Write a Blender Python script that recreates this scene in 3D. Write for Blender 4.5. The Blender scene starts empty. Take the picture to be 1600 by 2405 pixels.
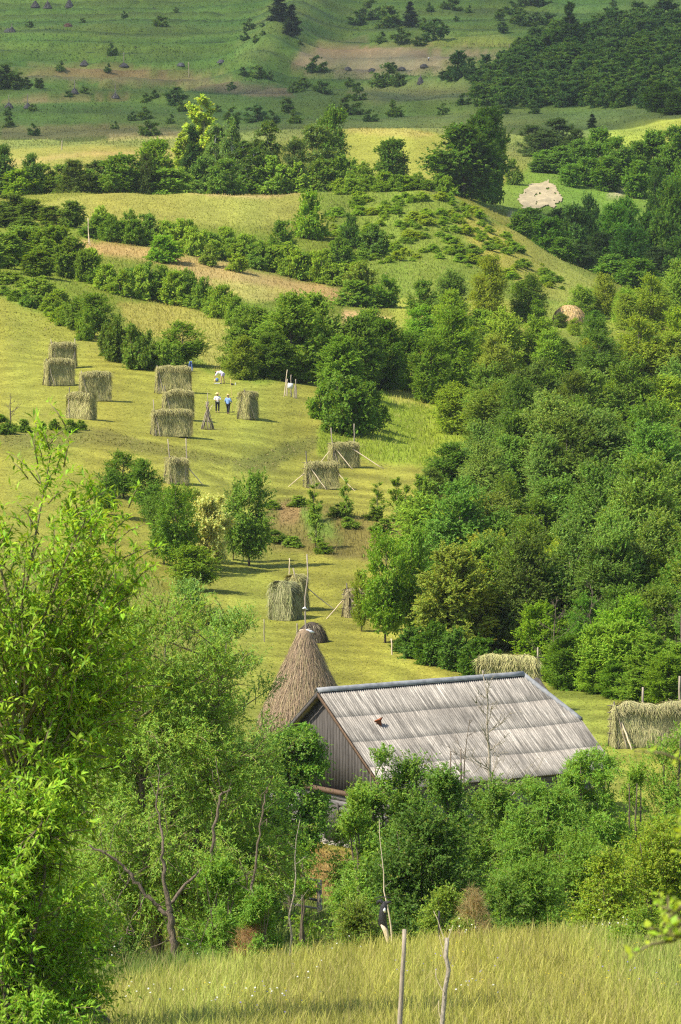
import bpy, math, random
import numpy as np
from mathutils import Vector, Matrix
sc = bpy.context.scene
# ---------------------------------------------------------------- camera, sky, sun, exposure
F = 11000.0; YH = 347.0; TH = math.atan((1202.5 - YH) / F)
cam_d = bpy.data.cameras.new("camera"); cam = bpy.data.objects.new("camera", cam_d); sc.collection.objects.link(cam)
cam.location = (0, 0, 0); cam.rotation_euler = (math.pi / 2 - TH, 0, 0)
cam_d.sensor_fit = 'HORIZONTAL'; cam_d.sensor_width = 24.0; cam_d.lens = F * 24.0 / 1600
cam_d.clip_start = 0.5; cam_d.clip_end = 9000
cam_d.dof.use_dof = True; cam_d.dof.focus_distance = 190; cam_d.dof.aperture_fstop = 9
sc.camera = cam
SUN_EL = math.radians(50); SUN = Vector((-0.88, -0.47, 0)).normalized() * math.cos(SUN_EL) + Vector((0, 0, math.sin(SUN_EL)))
w = bpy.data.worlds.new("World"); sc.world = w; w.use_nodes = True
nt = w.node_tree; sky = nt.nodes.new('ShaderNodeTexSky'); sky.sky_type = 'NISHITA'; sky.sun_disc = False
sky.sun_elevation = SUN_EL; sky.sun_rotation = math.atan2(SUN.x, SUN.y)
bg = nt.nodes['Background']; bg.inputs[1].default_value = 0.13; nt.links.new(sky.outputs[0], bg.inputs[0])
sl = bpy.data.lights.new("sun", 'SUN'); sl.energy = 4.6; sl.angle = math.radians(0.5); sl.color = (1, 0.93, 0.80)
so = bpy.data.objects.new("sun", sl); sc.collection.objects.link(so); so.rotation_euler = (-SUN).to_track_quat('-Z', 'Y').to_euler()
so.location = SUN * 300
sc.view_settings.view_transform = 'Standard'; sc.view_settings.look = 'None'; sc.view_settings.gamma = 1
sc.view_settings.use_curve_mapping = False; sc.view_settings.exposure = 0.68
cy = sc.cycles; cy.max_bounces = 5; cy.diffuse_bounces = 2; cy.glossy_bounces = 2; cy.transmission_bounces = 4
cy.transparent_max_bounces = 8; cy.volume_bounces = 0; cy.use_denoising = False; cy.caustics_reflective = False
cy.sample_clamp_indirect = 4; cy.filter_width = 1.2

# ---------------------------------------------------------------- helpers
K = 1600 / 1568.0
rng = np.random.default_rng(7)
cT, sT = math.cos(TH), math.sin(TH)
def zy(py): return -np.tan(TH + np.arctan((np.asarray(py, float) - 1202.5) / F))
def xy_(px, py): return (np.asarray(px, float) - 800) / F / (cT + sT * (1202.5 - np.asarray(py, float)) / F)
def proj(X, Y, Z):
    d = Y * cT - Z * sT
    return 800 + F * X / d, 1202.5 - F * (Y * sT + Z * cT) / d
def at(px, py, Y): return Vector((float(xy_(px, py)) * Y, Y, float(zy(py)) * Y))
def link(o): sc.collection.objects.link(o); return o
def tag(o, label=None, cat=None, group=None, kind=None):
    if label: o['label'] = label
    if cat: o['category'] = cat
    if group: o['group'] = group
    if kind: o['kind'] = kind
    return o
def empty(name, loc, label=None, cat=None, group=None, rz=0):
    o = bpy.data.objects.new(name, None); link(o); o.location = loc; o.rotation_euler = (0, 0, rz); o.empty_display_size = .3
    return tag(o, label, cat, group)
def mesh(name, V, faces, mat=None, col=None, smooth=False):
    """faces: list of (N,k) int arrays (fast) ; col: per-vertex (N,3)"""
    me = bpy.data.meshes.new(name); V = np.asarray(V, np.float32)
    me.vertices.add(len(V)); me.vertices.foreach_set('co', V.ravel())
    fl = [np.asarray(f, np.int32) for f in faces if len(f)]
    tot = sum(f.size for f in fl); me.loops.add(tot); me.loops.foreach_set('vertex_index', np.concatenate([f.ravel() for f in fl]))
    n = sum(len(f) for f in fl); me.polygons.add(n)
    st = []; o = 0
    for f in fl: st.append(o + np.arange(len(f)) * f.shape[1]); o += f.size
    me.polygons.foreach_set('loop_start', np.concatenate(st).astype(np.int32))
    if smooth: me.polygons.foreach_set('use_smooth', np.ones(n, bool))
    if col is not None:
        a = me.attributes.new('Col', 'FLOAT_COLOR', 'POINT'); c = np.ones((len(V), 4), np.float32); c[:, :3] = col
        a.data.foreach_set('color', c.ravel())
    me.update(calc_edges=True); me.validate()
    if mat: me.materials.append(mat)
    return me
def obj(name, me, parent=None):
    o = bpy.data.objects.new(name, me); link(o)
    if parent: o.parent = parent
    return o
def unit(a): return a / np.maximum(np.linalg.norm(a, axis=-1, keepdims=True), 1e-9)
def tubes(paths, sides=6, cap=True):
    """paths: list of (points(n,3), radii(n))"""
    Vs, Fs, off = [], [], 0; Ts = []
    for P, R in paths:
        P = np.asarray(P, float); R = np.asarray(R, float); n = len(P)
        T = unit(np.gradient(P, axis=0)); ref = np.array([0.3, 0.9, 0.2]); A = unit(np.cross(T, ref)); B = np.cross(T, A)
        an = np.arange(sides) * 2 * np.pi / sides
        ring = P[:, None] + R[:, None, None] * (np.cos(an)[None, :, None] * A[:, None] + np.sin(an)[None, :, None] * B[:, None])
        Vs.append(ring.reshape(-1, 3)); i = np.arange(n - 1)[:, None] * sides + np.arange(sides)[None]
        j = np.arange(n - 1)[:, None] * sides + (np.arange(sides)[None] + 1) % sides
        Fs.append((np.stack([i, j, j + sides, i + sides], -1).reshape(-1, 4)) + off)
        if cap and sides >= 3:
            Vs.append(P[[0, -1]]); b = off + n * sides; k = np.arange(sides); k2 = (k + 1) % sides
            Ts.append(np.stack([k2 + off, k + off, np.full(sides, b)], -1)); e = off + (n - 1) * sides
            Ts.append(np.stack([k + e, k2 + e, np.full(sides, b + 1)], -1)); off += n * sides + 2
        else: off += n * sides
    return np.concatenate(Vs), [np.concatenate(Fs)] + ([np.concatenate(Ts)] if Ts else [])
def pole_pts(a, b, r0, r1, n=5, wob=.02, seed=0):
    g = np.random.default_rng(seed); a = np.array(a, float); b = np.array(b, float); t = np.linspace(0, 1, n)[:, None]
    P = a + (b - a) * t; P[1:-1] += g.normal(0, wob, (n - 2, 3)); return P, np.linspace(r0, r1, n)
def vnoise(x, y, seed=0):
    xi = np.floor(x).astype(np.int64); yi = np.floor(y).astype(np.int64); fx = x - xi; fy = y - yi
    def h(a, b):
        n = (a * 374761393 + b * 668265263 + seed * 1442695041) & 0x7fffffff
        n = ((n ^ (n >> 13)) * 1274126177) & 0x7fffffff; return ((n ^ (n >> 16)) & 0xffff) / 65535.0
    fx = fx * fx * (3 - 2 * fx); fy = fy * fy * (3 - 2 * fy)
    return (h(xi, yi) * (1 - fx) + h(xi + 1, yi) * fx) * (1 - fy) + (h(xi, yi + 1) * (1 - fx) + h(xi + 1, yi + 1) * fx) * fy - .5
def fbm(x, y, o=4, seed=0):
    s = 0; a = 1
    for k in range(o): s = s + a * vnoise(x * 2 ** k + 17 * k, y * 2 ** k - 9 * k, seed + k); a *= .5
    return s

# ---------------------------------------------------------------- materials
def new_mat(name):
    m = bpy.data.materials.new(name); m.use_nodes = True; t = m.node_tree; return m, t, t.nodes['Principled BSDF']
def N(t, ty, **kw):
    n = t.nodes.new(ty)
    for k, v in kw.items():
        if k.startswith('i_'): n.inputs[k[2:]].default_value = v
        else: setattr(n, k, v)
    return n
def vary(t, colsock, amt=.3, scale=3.0, coord='Object', stretch=None, detail=5):
    """multiply a colour by a noise around 1"""
    tc = N(t, 'ShaderNodeTexCoord'); src = tc.outputs[coord]
    if stretch:
        mp = N(t, 'ShaderNodeMapping'); mp.inputs['Scale'].default_value = stretch; t.links.new(src, mp.inputs[0]); src = mp.outputs[0]
    nz = N(t, 'ShaderNodeTexNoise'); nz.inputs['Scale'].default_value = scale; nz.inputs['Detail'].default_value = detail
    t.links.new(src, nz.inputs['Vector'])
    mr = N(t, 'ShaderNodeMapRange'); mr.inputs[1].default_value = .3; mr.inputs[2].default_value = .7
    mr.inputs[3].default_value = 1 - amt; mr.inputs[4].default_value = 1 + amt; t.links.new(nz.outputs[0], mr.inputs[0])
    mx = N(t, 'ShaderNodeVectorMath', operation='SCALE'); t.links.new(colsock, mx.inputs[0]); t.links.new(mr.outputs[0], mx.inputs['Scale'])
    return mx.outputs[0], nz
def attr_col(t):
    a = N(t, 'ShaderNodeAttribute'); a.attribute_name = 'Col'; return a.outputs['Color']
def leaf_mat(name, transl=.38, rough=.55):
    m, t, b = new_mat(name); oi = N(t, 'ShaderNodeObjectInfo')
    mu = N(t, 'ShaderNodeMix', data_type='RGBA', blend_type='MULTIPLY'); mu.inputs[0].default_value = 1
    t.links.new(attr_col(t), mu.inputs[6]); t.links.new(oi.outputs['Color'], mu.inputs[7])
    t.links.new(mu.outputs[2], b.inputs['Base Color']); b.inputs['Roughness'].default_value = rough; b.inputs['Specular IOR Level'].default_value = .2
    tr = N(t, 'ShaderNodeBsdfTranslucent'); br = N(t, 'ShaderNodeVectorMath', operation='MULTIPLY'); br.inputs[1].default_value = (1.5, 1.35, .6)
    t.links.new(mu.outputs[2], br.inputs[0]); t.links.new(br.outputs[0], tr.inputs[0])
    ms = N(t, 'ShaderNodeMixShader'); ms.inputs[0].default_value = transl
    t.links.new(b.outputs[0], ms.inputs[1]); t.links.new(tr.outputs[0], ms.inputs[2]); t.links.new(ms.outputs[0], t.nodes['Material Output'].inputs[0])
    return m
def plain(name, c, rough=.8, amt=.3, scale=6, stretch=None, bump=0, metal=0, spec=.3):
    m, t, b = new_mat(name); rgb = N(t, 'ShaderNodeRGB'); rgb.outputs[0].default_value = (*c, 1)
    o, nz = vary(t, rgb.outputs[0], amt, scale, stretch=stretch); t.links.new(o, b.inputs['Base Color'])
    b.inputs['Roughness'].default_value = rough; b.inputs['Metallic'].default_value = metal; b.inputs['Specular IOR Level'].default_value = spec
    if bump:
        bp = N(t, 'ShaderNodeBump'); bp.inputs['Strength'].default_value = bump; bp.inputs['Distance'].default_value = .03
        t.links.new(nz.outputs[0], bp.inputs['Height']); t.links.new(bp.outputs[0], b.inputs['Normal'])
    return m
M_leaf = leaf_mat('leaf'); M_bark = plain('bark', (.13, .10, .07), .9, .45, 9, (6, 6, 1.5), .6)
M_pale_bark = plain('pale_bark', (.34, .29, .22), .85, .5, 8, (5, 5, 2), .5)
M_birch = plain('birch_bark', (.6, .58, .52), .8, .4, 6, (1, 1, 6), .2)
M_twig = plain('twig', (.17, .14, .07), .85, .4, 9)
M_willow_bark = plain('willow_bark', (.15, .115, .08), .9, .5, 8, (6, 6, 1.5), .8)
M_pole = plain('weathered_pole', (.34, .28, .21), .8, .35, 8, (8, 8, 1), .3)
M_dark_pole = plain('dark_pole', (.12, .10, .085), .85, .4, 8, (8, 8, 1), .3)
M_new_pole = plain('peeled_pole', (.62, .50, .34), .7, .2, 8, (8, 8, 1), .1)
def hay_mat(name):
    m, t, b = new_mat(name); o, nz = vary(t, attr_col(t), .25, 5, stretch=(3, 3, .6)); t.links.new(o, b.inputs['Base Color'])
    b.inputs['Roughness'].default_value = .75; b.inputs['Specular IOR Level'].default_value = .2
    bp = N(t, 'ShaderNodeBump'); bp.inputs['Strength'].default_value = .5; bp.inputs['Distance'].default_value = .05
    t.links.new(nz.outputs[0], bp.inputs['Height']); t.links.new(bp.outputs[0], b.inputs['Normal']); return m
M_hay = hay_mat('hay')
def grass_mat(name):
    m, t, b = new_mat(name); c = attr_col(t); t.links.new(c, b.inputs['Base Color']); b.inputs['Roughness'].default_value = .6; b.inputs['Specular IOR Level'].default_value = .25
    tr = N(t, 'ShaderNodeBsdfTranslucent'); t.links.new(c, tr.inputs[0]); ms = N(t, 'ShaderNodeMixShader'); ms.inputs[0].default_value = .4
    t.links.new(b.outputs[0], ms.inputs[1]); t.links.new(tr.outputs[0], ms.inputs[2]); t.links.new(ms.outputs[0], t.nodes['Material Output'].inputs[0]); return m
M_grass = grass_mat('grass_blade')

# ---------------------------------------------------------------- terrain: one height field, rows of distance against picture height
ROWS = {
 5.5: [(0, 4500)], 67: [(0, 2478), (800, 2462), (1600, 2450)], 80: [(0, 2400), (400, 2372), (800, 2352), (1200, 2330), (1600, 2325)],
 92: [(0, 2350), (200, 2325), (400, 2312), (800, 2285), (1200, 2245), (1600, 2235)],
 102: [(0, 2325), (200, 2290), (400, 2278), (600, 2268), (800, 2248), (1000, 2226), (1200, 2200), (1400, 2190), (1600, 2185)],
 110: [(0, 2345), (400, 2310), (800, 2290), (1200, 2245), (1600, 2225)],
 126: [(0, 2250), (300, 2290), (800, 2305), (1200, 2280), (1600, 2230)],
 145: [(0, 2100), (300, 2220), (800, 2255), (1200, 2250), (1600, 2170)],
 160: [(0, 1980), (300, 2120), (700, 2195), (1200, 2190), (1600, 2080)],
 171: [(0, 1880), (300, 2030), (700, 2145), (1200, 2120), (1600, 2010)],
 184: [(0, 1780), (300, 1940), (600, 2005), (1200, 2000), (1600, 1935)],
 200: [(0, 1680), (300, 1820), (600, 1875), (1200, 1875), (1600, 1840)],
 220: [(0, 1570), (300, 1690), (600, 1735), (1200, 1735), (1600, 1730)],
 243: [(0, 1470), (300, 1570), (600, 1605), (1200, 1610), (1600, 1620)],
 275: [(0, 1340), (300, 1430), (600, 1455), (1200, 1465), (1600, 1480)],
 303: [(0, 1220), (200, 1260), (400, 1310), (600, 1335), (800, 1335), (1600, 1355)],
 318: [(0, 1170), (200, 1200), (400, 1250), (600, 1285), (1200, 1290), (1600, 1295)],
 332: [(0, 1120), (200, 1140), (400, 1175), (600, 1182), (800, 1180), (1000, 1200), (1200, 1235), (1600, 1245)],
 352: [(0, 1050), (200, 1065), (400, 1085), (600, 1128), (800, 1142), (1000, 1150), (1200, 1180), (1600, 1190)],
 366: [(0, 1008), (200, 1025), (400, 1045), (600, 1085), (800, 1108), (1000, 1120), (1200, 1150), (1600, 1150)],
 378: [(0, 982), (200, 1000), (400, 1018), (600, 1035), (700, 1065), (800, 1080), (1000, 1095), (1600, 1120)],
 400: [(0, 945), (200, 955), (400, 962), (600, 965), (800, 1010), (1000, 1050), (1600, 1070)],
 420: [(0, 895), (400, 908), (650, 915), (800, 940), (1000, 1010), (1600, 1030)],
 440: [(0, 850), (400, 872), (650, 880), (800, 900), (1000, 950), (1200, 980), (1600, 990)],
 470: [(0, 785), (400, 825), (600, 835), (800, 862), (1000, 905), (1600, 930)],
 500: [(0, 724), (200, 745), (400, 775), (600, 785), (800, 805), (1000, 850), (1600, 880)],
 560: [(0, 620), (200, 645), (400, 685), (600, 708), (800, 738), (1000, 758), (1200, 765), (1600, 790)],
 600: [(0, 562), (200, 582), (400, 605), (600, 645), (800, 682), (1000, 690), (1200, 705), (1600, 740)],
 640: [(0, 512), (200, 522), (400, 535), (600, 560), (800, 590), (1000, 600), (1200, 635), (1400, 695), (1600, 715)],
 690: [(0, 458), (400, 450), (700, 450), (800, 452), (910, 437), (1000, 430), (1100, 470), (1200, 530), (1300, 595), (1400, 640), (1500, 685), (1600, 705)],
 720: [(0, 478), (400, 478), (800, 475), (1000, 460), (1100, 495), (1200, 565), (1400, 668), (1600, 690)],
 770: [(0, 450), (400, 455), (800, 452), (1000, 450), (1100, 482), (1200, 530), (1400, 605), (1600, 640)],
 820: [(0, 415), (400, 425), (800, 432), (1000, 440), (1100, 462), (1200, 490), (1300, 510), (1400, 540), (1600, 590)],
 880: [(0, 378), (400, 382), (800, 385), (1000, 395), (1100, 425), (1200, 435), (1300, 445), (1400, 470), (1600, 500)],
 930: [(0, 350), (400, 352), (800, 326), (1000, 325), (1130, 385), (1230, 378), (1300, 385), (1400, 400), (1600, 410)],
 980: [(0, 334), (400, 330), (800, 308), (1000, 310), (1200, 345), (1400, 340), (1600, 300)],
 1060: [(0, 312), (400, 305), (800, 295), (1000, 292), (1200, 290), (1600, 275)],
 1160: [(0, 282), (800, 268), (1200, 262), (1600, 250)], 1300: [(0, 240), (800, 234), (1200, 218), (1600, 205)],
 1500: [(0, 183), (500, 190), (800, 187), (1200, 165), (1600, 155)], 1650: [(0, 150), (600, 150), (800, 142), (1600, 118)],
 1850: [(0, 105), (550, 95), (700, 100), (1600, 62)], 2100: [(0, 52), (600, 40), (1600, 10)], 2500: [(0, -25), (600, -40), (1600, -60)],
 3200: [(0, -130), (1600, -170)], 4200: [(0, -230), (1600, -280)]}
GY = np.exp(np.linspace(math.log(6), math.log(4000), 1300))
GU = np.concatenate([np.linspace(-9000, -420, 28)[:-1], np.arange(-420, 2021, 10.), np.linspace(2020, 10600, 28)[1:]])
ky = np.array(sorted(ROWS)); tab = []
for k in ky:
    p = np.array(ROWS[k], float); tab.append(np.interp(GU, p[:, 0], p[:, 1]))
tab = np.array(tab)
zt = zy(tab)                                                      # slope z/Y per row
zt[0] = -1.75 / 5.5 - .12
PZ = np.empty((len(GY), len(GU)))
for i in range(len(GU)): PZ[:, i] = np.interp(np.log(GY), np.log(ky), zt[:, i] * ky) / GY
def blur(A, n, axis):
    k = np.hanning(n + 2)[1:-1]; k /= k.sum(); pad = [(0, 0), (0, 0)]; pad[axis] = (n // 2, n // 2)
    return np.apply_along_axis(lambda v: np.convolve(v, k, 'valid'), axis, np.pad(A, pad, mode='edge'))
PZ = blur(PZ * GY[:, None], 7, 0) / GY[:, None]; PZ = blur(PZ, 9, 1)
GYY = GY[:, None] + 0 * GU[None]; GXX = (GU[None] - 800) / F * GYY; GZ = PZ * GYY
amp = np.interp(GY, [5, 60, 120, 300, 600, 1000, 1600, 4000], [.0, .12, .15, .3, .7, 1.5, 3, 6])[:, None]
wl = np.interp(GY, [5, 60, 300, 900, 1600], [3, 5, 12, 38, 60])[:, None]
nz1 = fbm(GXX / 9, GYY / 14, 4, 3); nz2 = fbm(GXX / 35, GYY / 60, 4, 11); nz3 = fbm(GXX / 90, GYY / 160, 4, 23)
f2 = np.clip((GYY - 450) / 400, 0, 1); f3 = np.clip((GYY - 900) / 500, 0, 1)
GZ += nz1 * np.interp(GYY, [20, 100, 300, 500], [.05, .25, .45, .7]) + nz2 * 1.6 * f2 + nz3 * 5 * f3
# old field terraces on the far hillside
tz = GZ + fbm(GXX / 70, GYY / 200, 3, 5) * 5; GZ += f3 * (1.7 * np.sin(tz * 2 * math.pi / 5.5) + .8 * np.sin(tz * 2 * math.pi / 2.6 + 2))
# spur running down the far hill
sp = np.interp(GYY, [1350, 1500, 1700, 2000, 2400], [560, 600, 640, 700, 780]); GZ += np.exp(-((GU[None] - sp) / 75) ** 2) * np.clip((GYY - 1350) / 300, 0, 1) * 9
LGY = np.log(GY)
def ground(X, Y):
    X = np.asarray(X, float); Y = np.asarray(Y, float); u = X / Y * F + 800
    j = np.clip((np.log(Y) - LGY[0]) / (LGY[1] - LGY[0]), 0, len(GY) - 1.001); i = np.clip(np.interp(u, GU, np.arange(len(GU))), 0, len(GU) - 1.001)
    j0 = j.astype(int); i0 = i.astype(int); fj = j - j0; fi = i - i0
    return (GZ[j0, i0] * (1 - fi) + GZ[j0, i0 + 1] * fi) * (1 - fj) + (GZ[j0 + 1, i0] * (1 - fi) + GZ[j0 + 1, i0 + 1] * fi) * fj
def on(px, Y):
    """point of the ground straight below picture column px at distance Y"""
    X = (px - 800) / F * Y; 
    for _ in range(3):
        z = float(ground(X, Y)); d = Y * cT - z * sT; X = (px - 800) / F * d
    return Vector((X, Y, float(ground(X, Y))))
def ray(px, py, y0=60, y1=3500):
    Y = np.exp(np.linspace(math.log(y0), math.log(y1), 1600)); X = xy_(px, py) * Y; h = ground(X, Y) >= zy(py) * Y
    k = np.argmax(h) if h.any() else len(Y) - 1; return on(px, float(Y[k]))
GPX, GPY = proj(GXX, GYY, GZ)
def inpoly(px, py, poly):
    r = np.zeros(px.shape, bool); n = len(poly)
    for a in range(n):
        x0, y0 = poly[a]; x1, y1 = poly[(a + 1) % n]
        if y0 == y1: continue
        c = ((y0 > py) != (y1 > py)) & (px < (x1 - x0) * (py - y0) / (y1 - y0) + x0); r ^= c
    return r
MOWN = (.222, .238, .037); GREEN = (.15, .205, .022); BRIGHT = (.20, .28, .025); FARG = (.10, .175, .034); GOLD = (.36, .28, .10)
BROWN = (.22, .17, .07); MEADOW = (.315, .345, .07); OLIVE = (.18, .205, .028)
GC = np.empty(GZ.shape + (3,)); GH = np.empty(GZ.shape)
for c in range(3):
    GC[..., c] = np.interp(GYY, [5, 105, 112, 165, 175, 400, 600, 900, 960, 1200, 3000],
        [v[c] for v in (MEADOW, MEADOW, GREEN, GREEN, MOWN, MOWN, OLIVE, OLIVE, (.17, .21, .05), FARG, FARG)])
GH[:] = np.interp(GYY, [5, 110, 112, 168, 176, 440, 600, 1000, 1600], [.5, .5, .5, .3, .05, .06, .35, .5, .9])
wx = GPX + fbm(GXX / np.maximum(GYY / 120, .5), GYY / np.maximum(GYY / 60, 1), 3, 31) * 22 * np.interp(GYY, [100, 600, 1500], [1, .6, .25]); wy = GPY + fbm(GXX / np.maximum(GYY / 110, .5), GYY / np.maximum(GYY / 60, 1), 3, 77) * 9 * np.interp(GYY, [100, 600, 1500], [1, .8, .4])
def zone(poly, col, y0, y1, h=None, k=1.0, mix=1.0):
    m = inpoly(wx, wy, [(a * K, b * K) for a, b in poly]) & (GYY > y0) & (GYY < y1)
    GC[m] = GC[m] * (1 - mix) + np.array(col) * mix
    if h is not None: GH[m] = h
# polygons traced in the photograph's 1568-wide preview; each lies on the ground at its own distance
zone([(-400, 2600), (-400, 2250), (200, 2225), (420, 2225), (560, 2215), (200, 2300), (190, 2600)], (.12, .19, .03), 60, 108, .5)
zone([(-400, 1400), (-400, 2300), (200, 2260), (480, 2230), (640, 2140), (560, 1700), (440, 1450), (330, 1300), (-400, 1200)], (.19, .22, .04), 108, 320, .35)
zone([(590, 2230), (820, 2230), (800, 2080), (660, 2040), (590, 2060)], (.13, .19, .03), 112, 175, .35)
zone([(650, 2060), (640, 1960), (900, 1960), (900, 2060), (760, 2080)], (.27, .20, .06), 160, 215, .12)
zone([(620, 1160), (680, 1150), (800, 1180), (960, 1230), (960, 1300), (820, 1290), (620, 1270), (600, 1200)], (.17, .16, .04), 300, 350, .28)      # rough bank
zone([(640, 1165), (700, 1165), (690, 1215), (640, 1210)], (.27, .195, .075), 300, 350, .12)
zone([(690, 1165), (760, 1200), (800, 1250), (720, 1240)], (.14, .22, .035), 300, 350, .3)
zone([(380, 1225), (520, 1235), (600, 1250), (620, 1290), (440, 1270)], (.15, .16, .03), 290, 340, .2)
zone([(540, 1060), (640, 1030), (760, 1000), (740, 990), (700, 980), (760, 1030), (620, 1080), (540, 1090)], (.15, .17, .032), 350, 405, .13)   # terrace edge: rough olive grass, darkened to paint in bank shade
zone([(100, 985), (250, 990), (340, 1020), (480, 1052), (640, 1060), (640, 1085), (420, 1060), (240, 1030), (-400, 1040), (-400, 975)], (.15, .16, .032), 350, 400, .13)  # left bank: olive grass with its shade painted into the colour
zone([(730, 1050), (840, 1060), (1010, 1085), (1060, 1060), (1080, 860), (840, 845), (860, 950), (740, 990)], BRIGHT, 350, 560, .45)          # tall grass by the wood
zone([(850, 850), (1060, 870), (1060, 940), (900, 930)], (.30, .32, .06), 400, 560, .5)
zone([(1290, 1600), (1600, 1600), (1600, 1560), (1250, 1560)], OLIVE, 200, 300)
zone([(-400, 640), (0, 685), (160, 745), (300, 800), (480, 860), (600, 880), (840, 880), (840, 560), (-400, 450)], GREEN, 400, 690, .35)     # slope above the mown field
zone([(270, 700), (420, 700), (560, 760), (500, 860), (420, 800), (300, 760)], (.28, .28, .055), 440, 640, .4)
zone([(160, 555), (330, 570), (430, 590), (560, 612), (700, 652), (790, 668), (800, 700), (600, 690), (490, 672), (380, 610), (160, 580)], GOLD, 470, 690, .35)  # ripe strip
zone([(480, 640), (640, 662), (700, 690), (560, 690), (490, 672)], (.33, .31, .08), 470, 690, .35)
zone([(60, 480), (150, 455), (420, 432), (760, 430), (800, 470), (760, 520), (500, 520), (200, 510), (100, 530)], (.25, .265, .05), 600, 720, .25)
zone([(425, 425), (760, 432), (740, 448), (600, 455), (430, 448)], GOLD, 640, 730, .4)
zone([(700, 440), (900, 420), (1080, 470), (1180, 530), (1380, 650), (1380, 720), (1250, 720), (900, 720), (800, 600), (760, 520)], (.15, .22, .028), 560, 720, .4)
zone([(1080, 500), (1180, 530), (1380, 650), (1300, 700), (1200, 660), (1100, 600), (1030, 500)], (.28, .29, .05), 560, 720, .3)
zone([(900, 690), (1400, 700), (1420, 760), (900, 760)], (.24, .28, .04), 540, 640, .25)
zone([(800, 715), (900, 735), (880, 760), (800, 740)], (.5, .36, .16), 480, 620, .1)
zone([(780, 295), (900, 292), (1010, 310), (1060, 330), (1000, 430), (780, 430)], (.25, .285, .045), 780, 1010, .2)                  # sunlit field behind
zone([(800, 290), (900, 293), (1000, 310), (960, 320), (800, 305)], (.31, .30, .07), 850, 1010, .4)
zone([(0, 345), (200, 335), (420, 345), (440, 400), (0, 400)], (.24, .25, .05), 800, 1010, .2)
zone([(0, 370), (200, 350), (420, 350), (420, 356), (200, 362), (0, 382)], (.32, .28, .08), 800, 1010, .2)
zone([(1090, 470), (1250, 365), (1600, 400), (1600, 600), (1300, 560), (1180, 500)], (.15, .24, .03), 780, 960, .3)
zone([(1340, 335), (1400, 300), (1490, 275), (1580, 270), (1600, 330), (1400, 345)], (.27, .33, .05), 930, 1100, .3)
SCAR = [(1190, 470), (1200, 440), (1218, 422), (1262, 420), (1290, 450), (1296, 468), (1240, 485)]
zone([(1392, 446), (1450, 420), (1452, 430), (1420, 452)], (.45, .38, .24), 780, 980, 0)
zone([(1165, 500), (1180, 488), (1185, 510)], (.6, .5, .34), 780, 980, 0)
HARV = [(660, 160), (705, 112), (790, 106), (930, 110), (1100, 118), (1210, 118), (1200, 130), (1080, 135), (1020, 160), (900, 176), (760, 165)]
zone(HARV, (.26, .21, .13), 1300, 1900, .05)
zone([(690, 150), (800, 140), (1030, 140), (1010, 165), (880, 174), (700, 163)], (.23, .22, .14), 1300, 1900, .1)
zone([(0, 165), (150, 155), (300, 158), (500, 180), (660, 205), (680, 225), (520, 215), (300, 195), (0, 178)], (.21, .18, .08), 1250, 1800, .5)   # dry brown belt
zone([(0, 230), (300, 225), (330, 232), (0, 238)], (.24, .19, .1), 1150, 1500, .5)
zone([(0, 290), (280, 288), (400, 300), (420, 312), (200, 330), (0, 320)], (.17, .18, .06), 1000, 1250, .5)
zone([(250, 310), (420, 305), (420, 318), (250, 322)], (.34, .32, .13), 960, 1250, .5)
zone([(700, 40), (760, -10), (640, -10), (560, 60), (540, 130), (600, 160), (640, 100)], (.14, .21, .05), 1300, 2500, .8)
zone([(820, 190), (1100, 180), (1160, 172), (1080, 225), (860, 240), (800, 215)], (.15, .19, .06), 1100, 1600, .6)
zone([(950, 78), (1150, 80), (1250, 100), (1100, 106), (800, 98), (760, 104), (720, 104), (730, 92)], (.17, .23, .05), 1400, 2000, .6)
zone([(1200, 15), (1568, 5), (1568, 18), (1300, 28), (1200, 24)], (.16, .23, .06), 1700, 2400, .6)
zone([(1090, 258), (1250, 248), (1490, 235), (1490, 262), (1350, 285), (1180, 290), (800, 300), (700, 290), (880, 275)], (.17, .23, .055), 1000, 1300, .5)
GC = blur(GC.reshape(GC.shape[0], -1), 3, 0).reshape(GC.shape)
var = 1 + .26 * fbm(GXX / np.maximum(GYY / 90, 1), GYY / np.maximum(GYY / 30, 2), 4, 91); GC *= var[..., None]
hue = fbm(GXX / np.maximum(GYY / 40, 3), GYY / np.maximum(GYY / 14, 4), 3, 55); GC[..., 0] *= 1 + .36 * hue; GC[..., 1] *= 1 + .05 * hue
# grass colour follows the old terraces; lit and dark bands painted in as relief
ts_ = .42 * np.sin(tz * 2 * math.pi / 5.5 + 1.2) + .12 * np.sin(tz * 2 * math.pi / 2.1) + .26 * fbm(GXX / 30, GYY / 22, 4, 66); tm = 1 + ts_ * f3; GC[..., 0] *= tm * (1 + .10 * np.sin(tz * 1.7) * f3); GC[..., 1] *= tm; GC[..., 2] *= 1 + ts_ * f3 * .5
st_ = fbm(GXX / np.maximum(GYY / 30, 2), GYY / np.maximum(GYY / 90, 1), 4, 202); GC *= (1 + .22 * st_ * (GYY > 170))[..., None]
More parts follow.
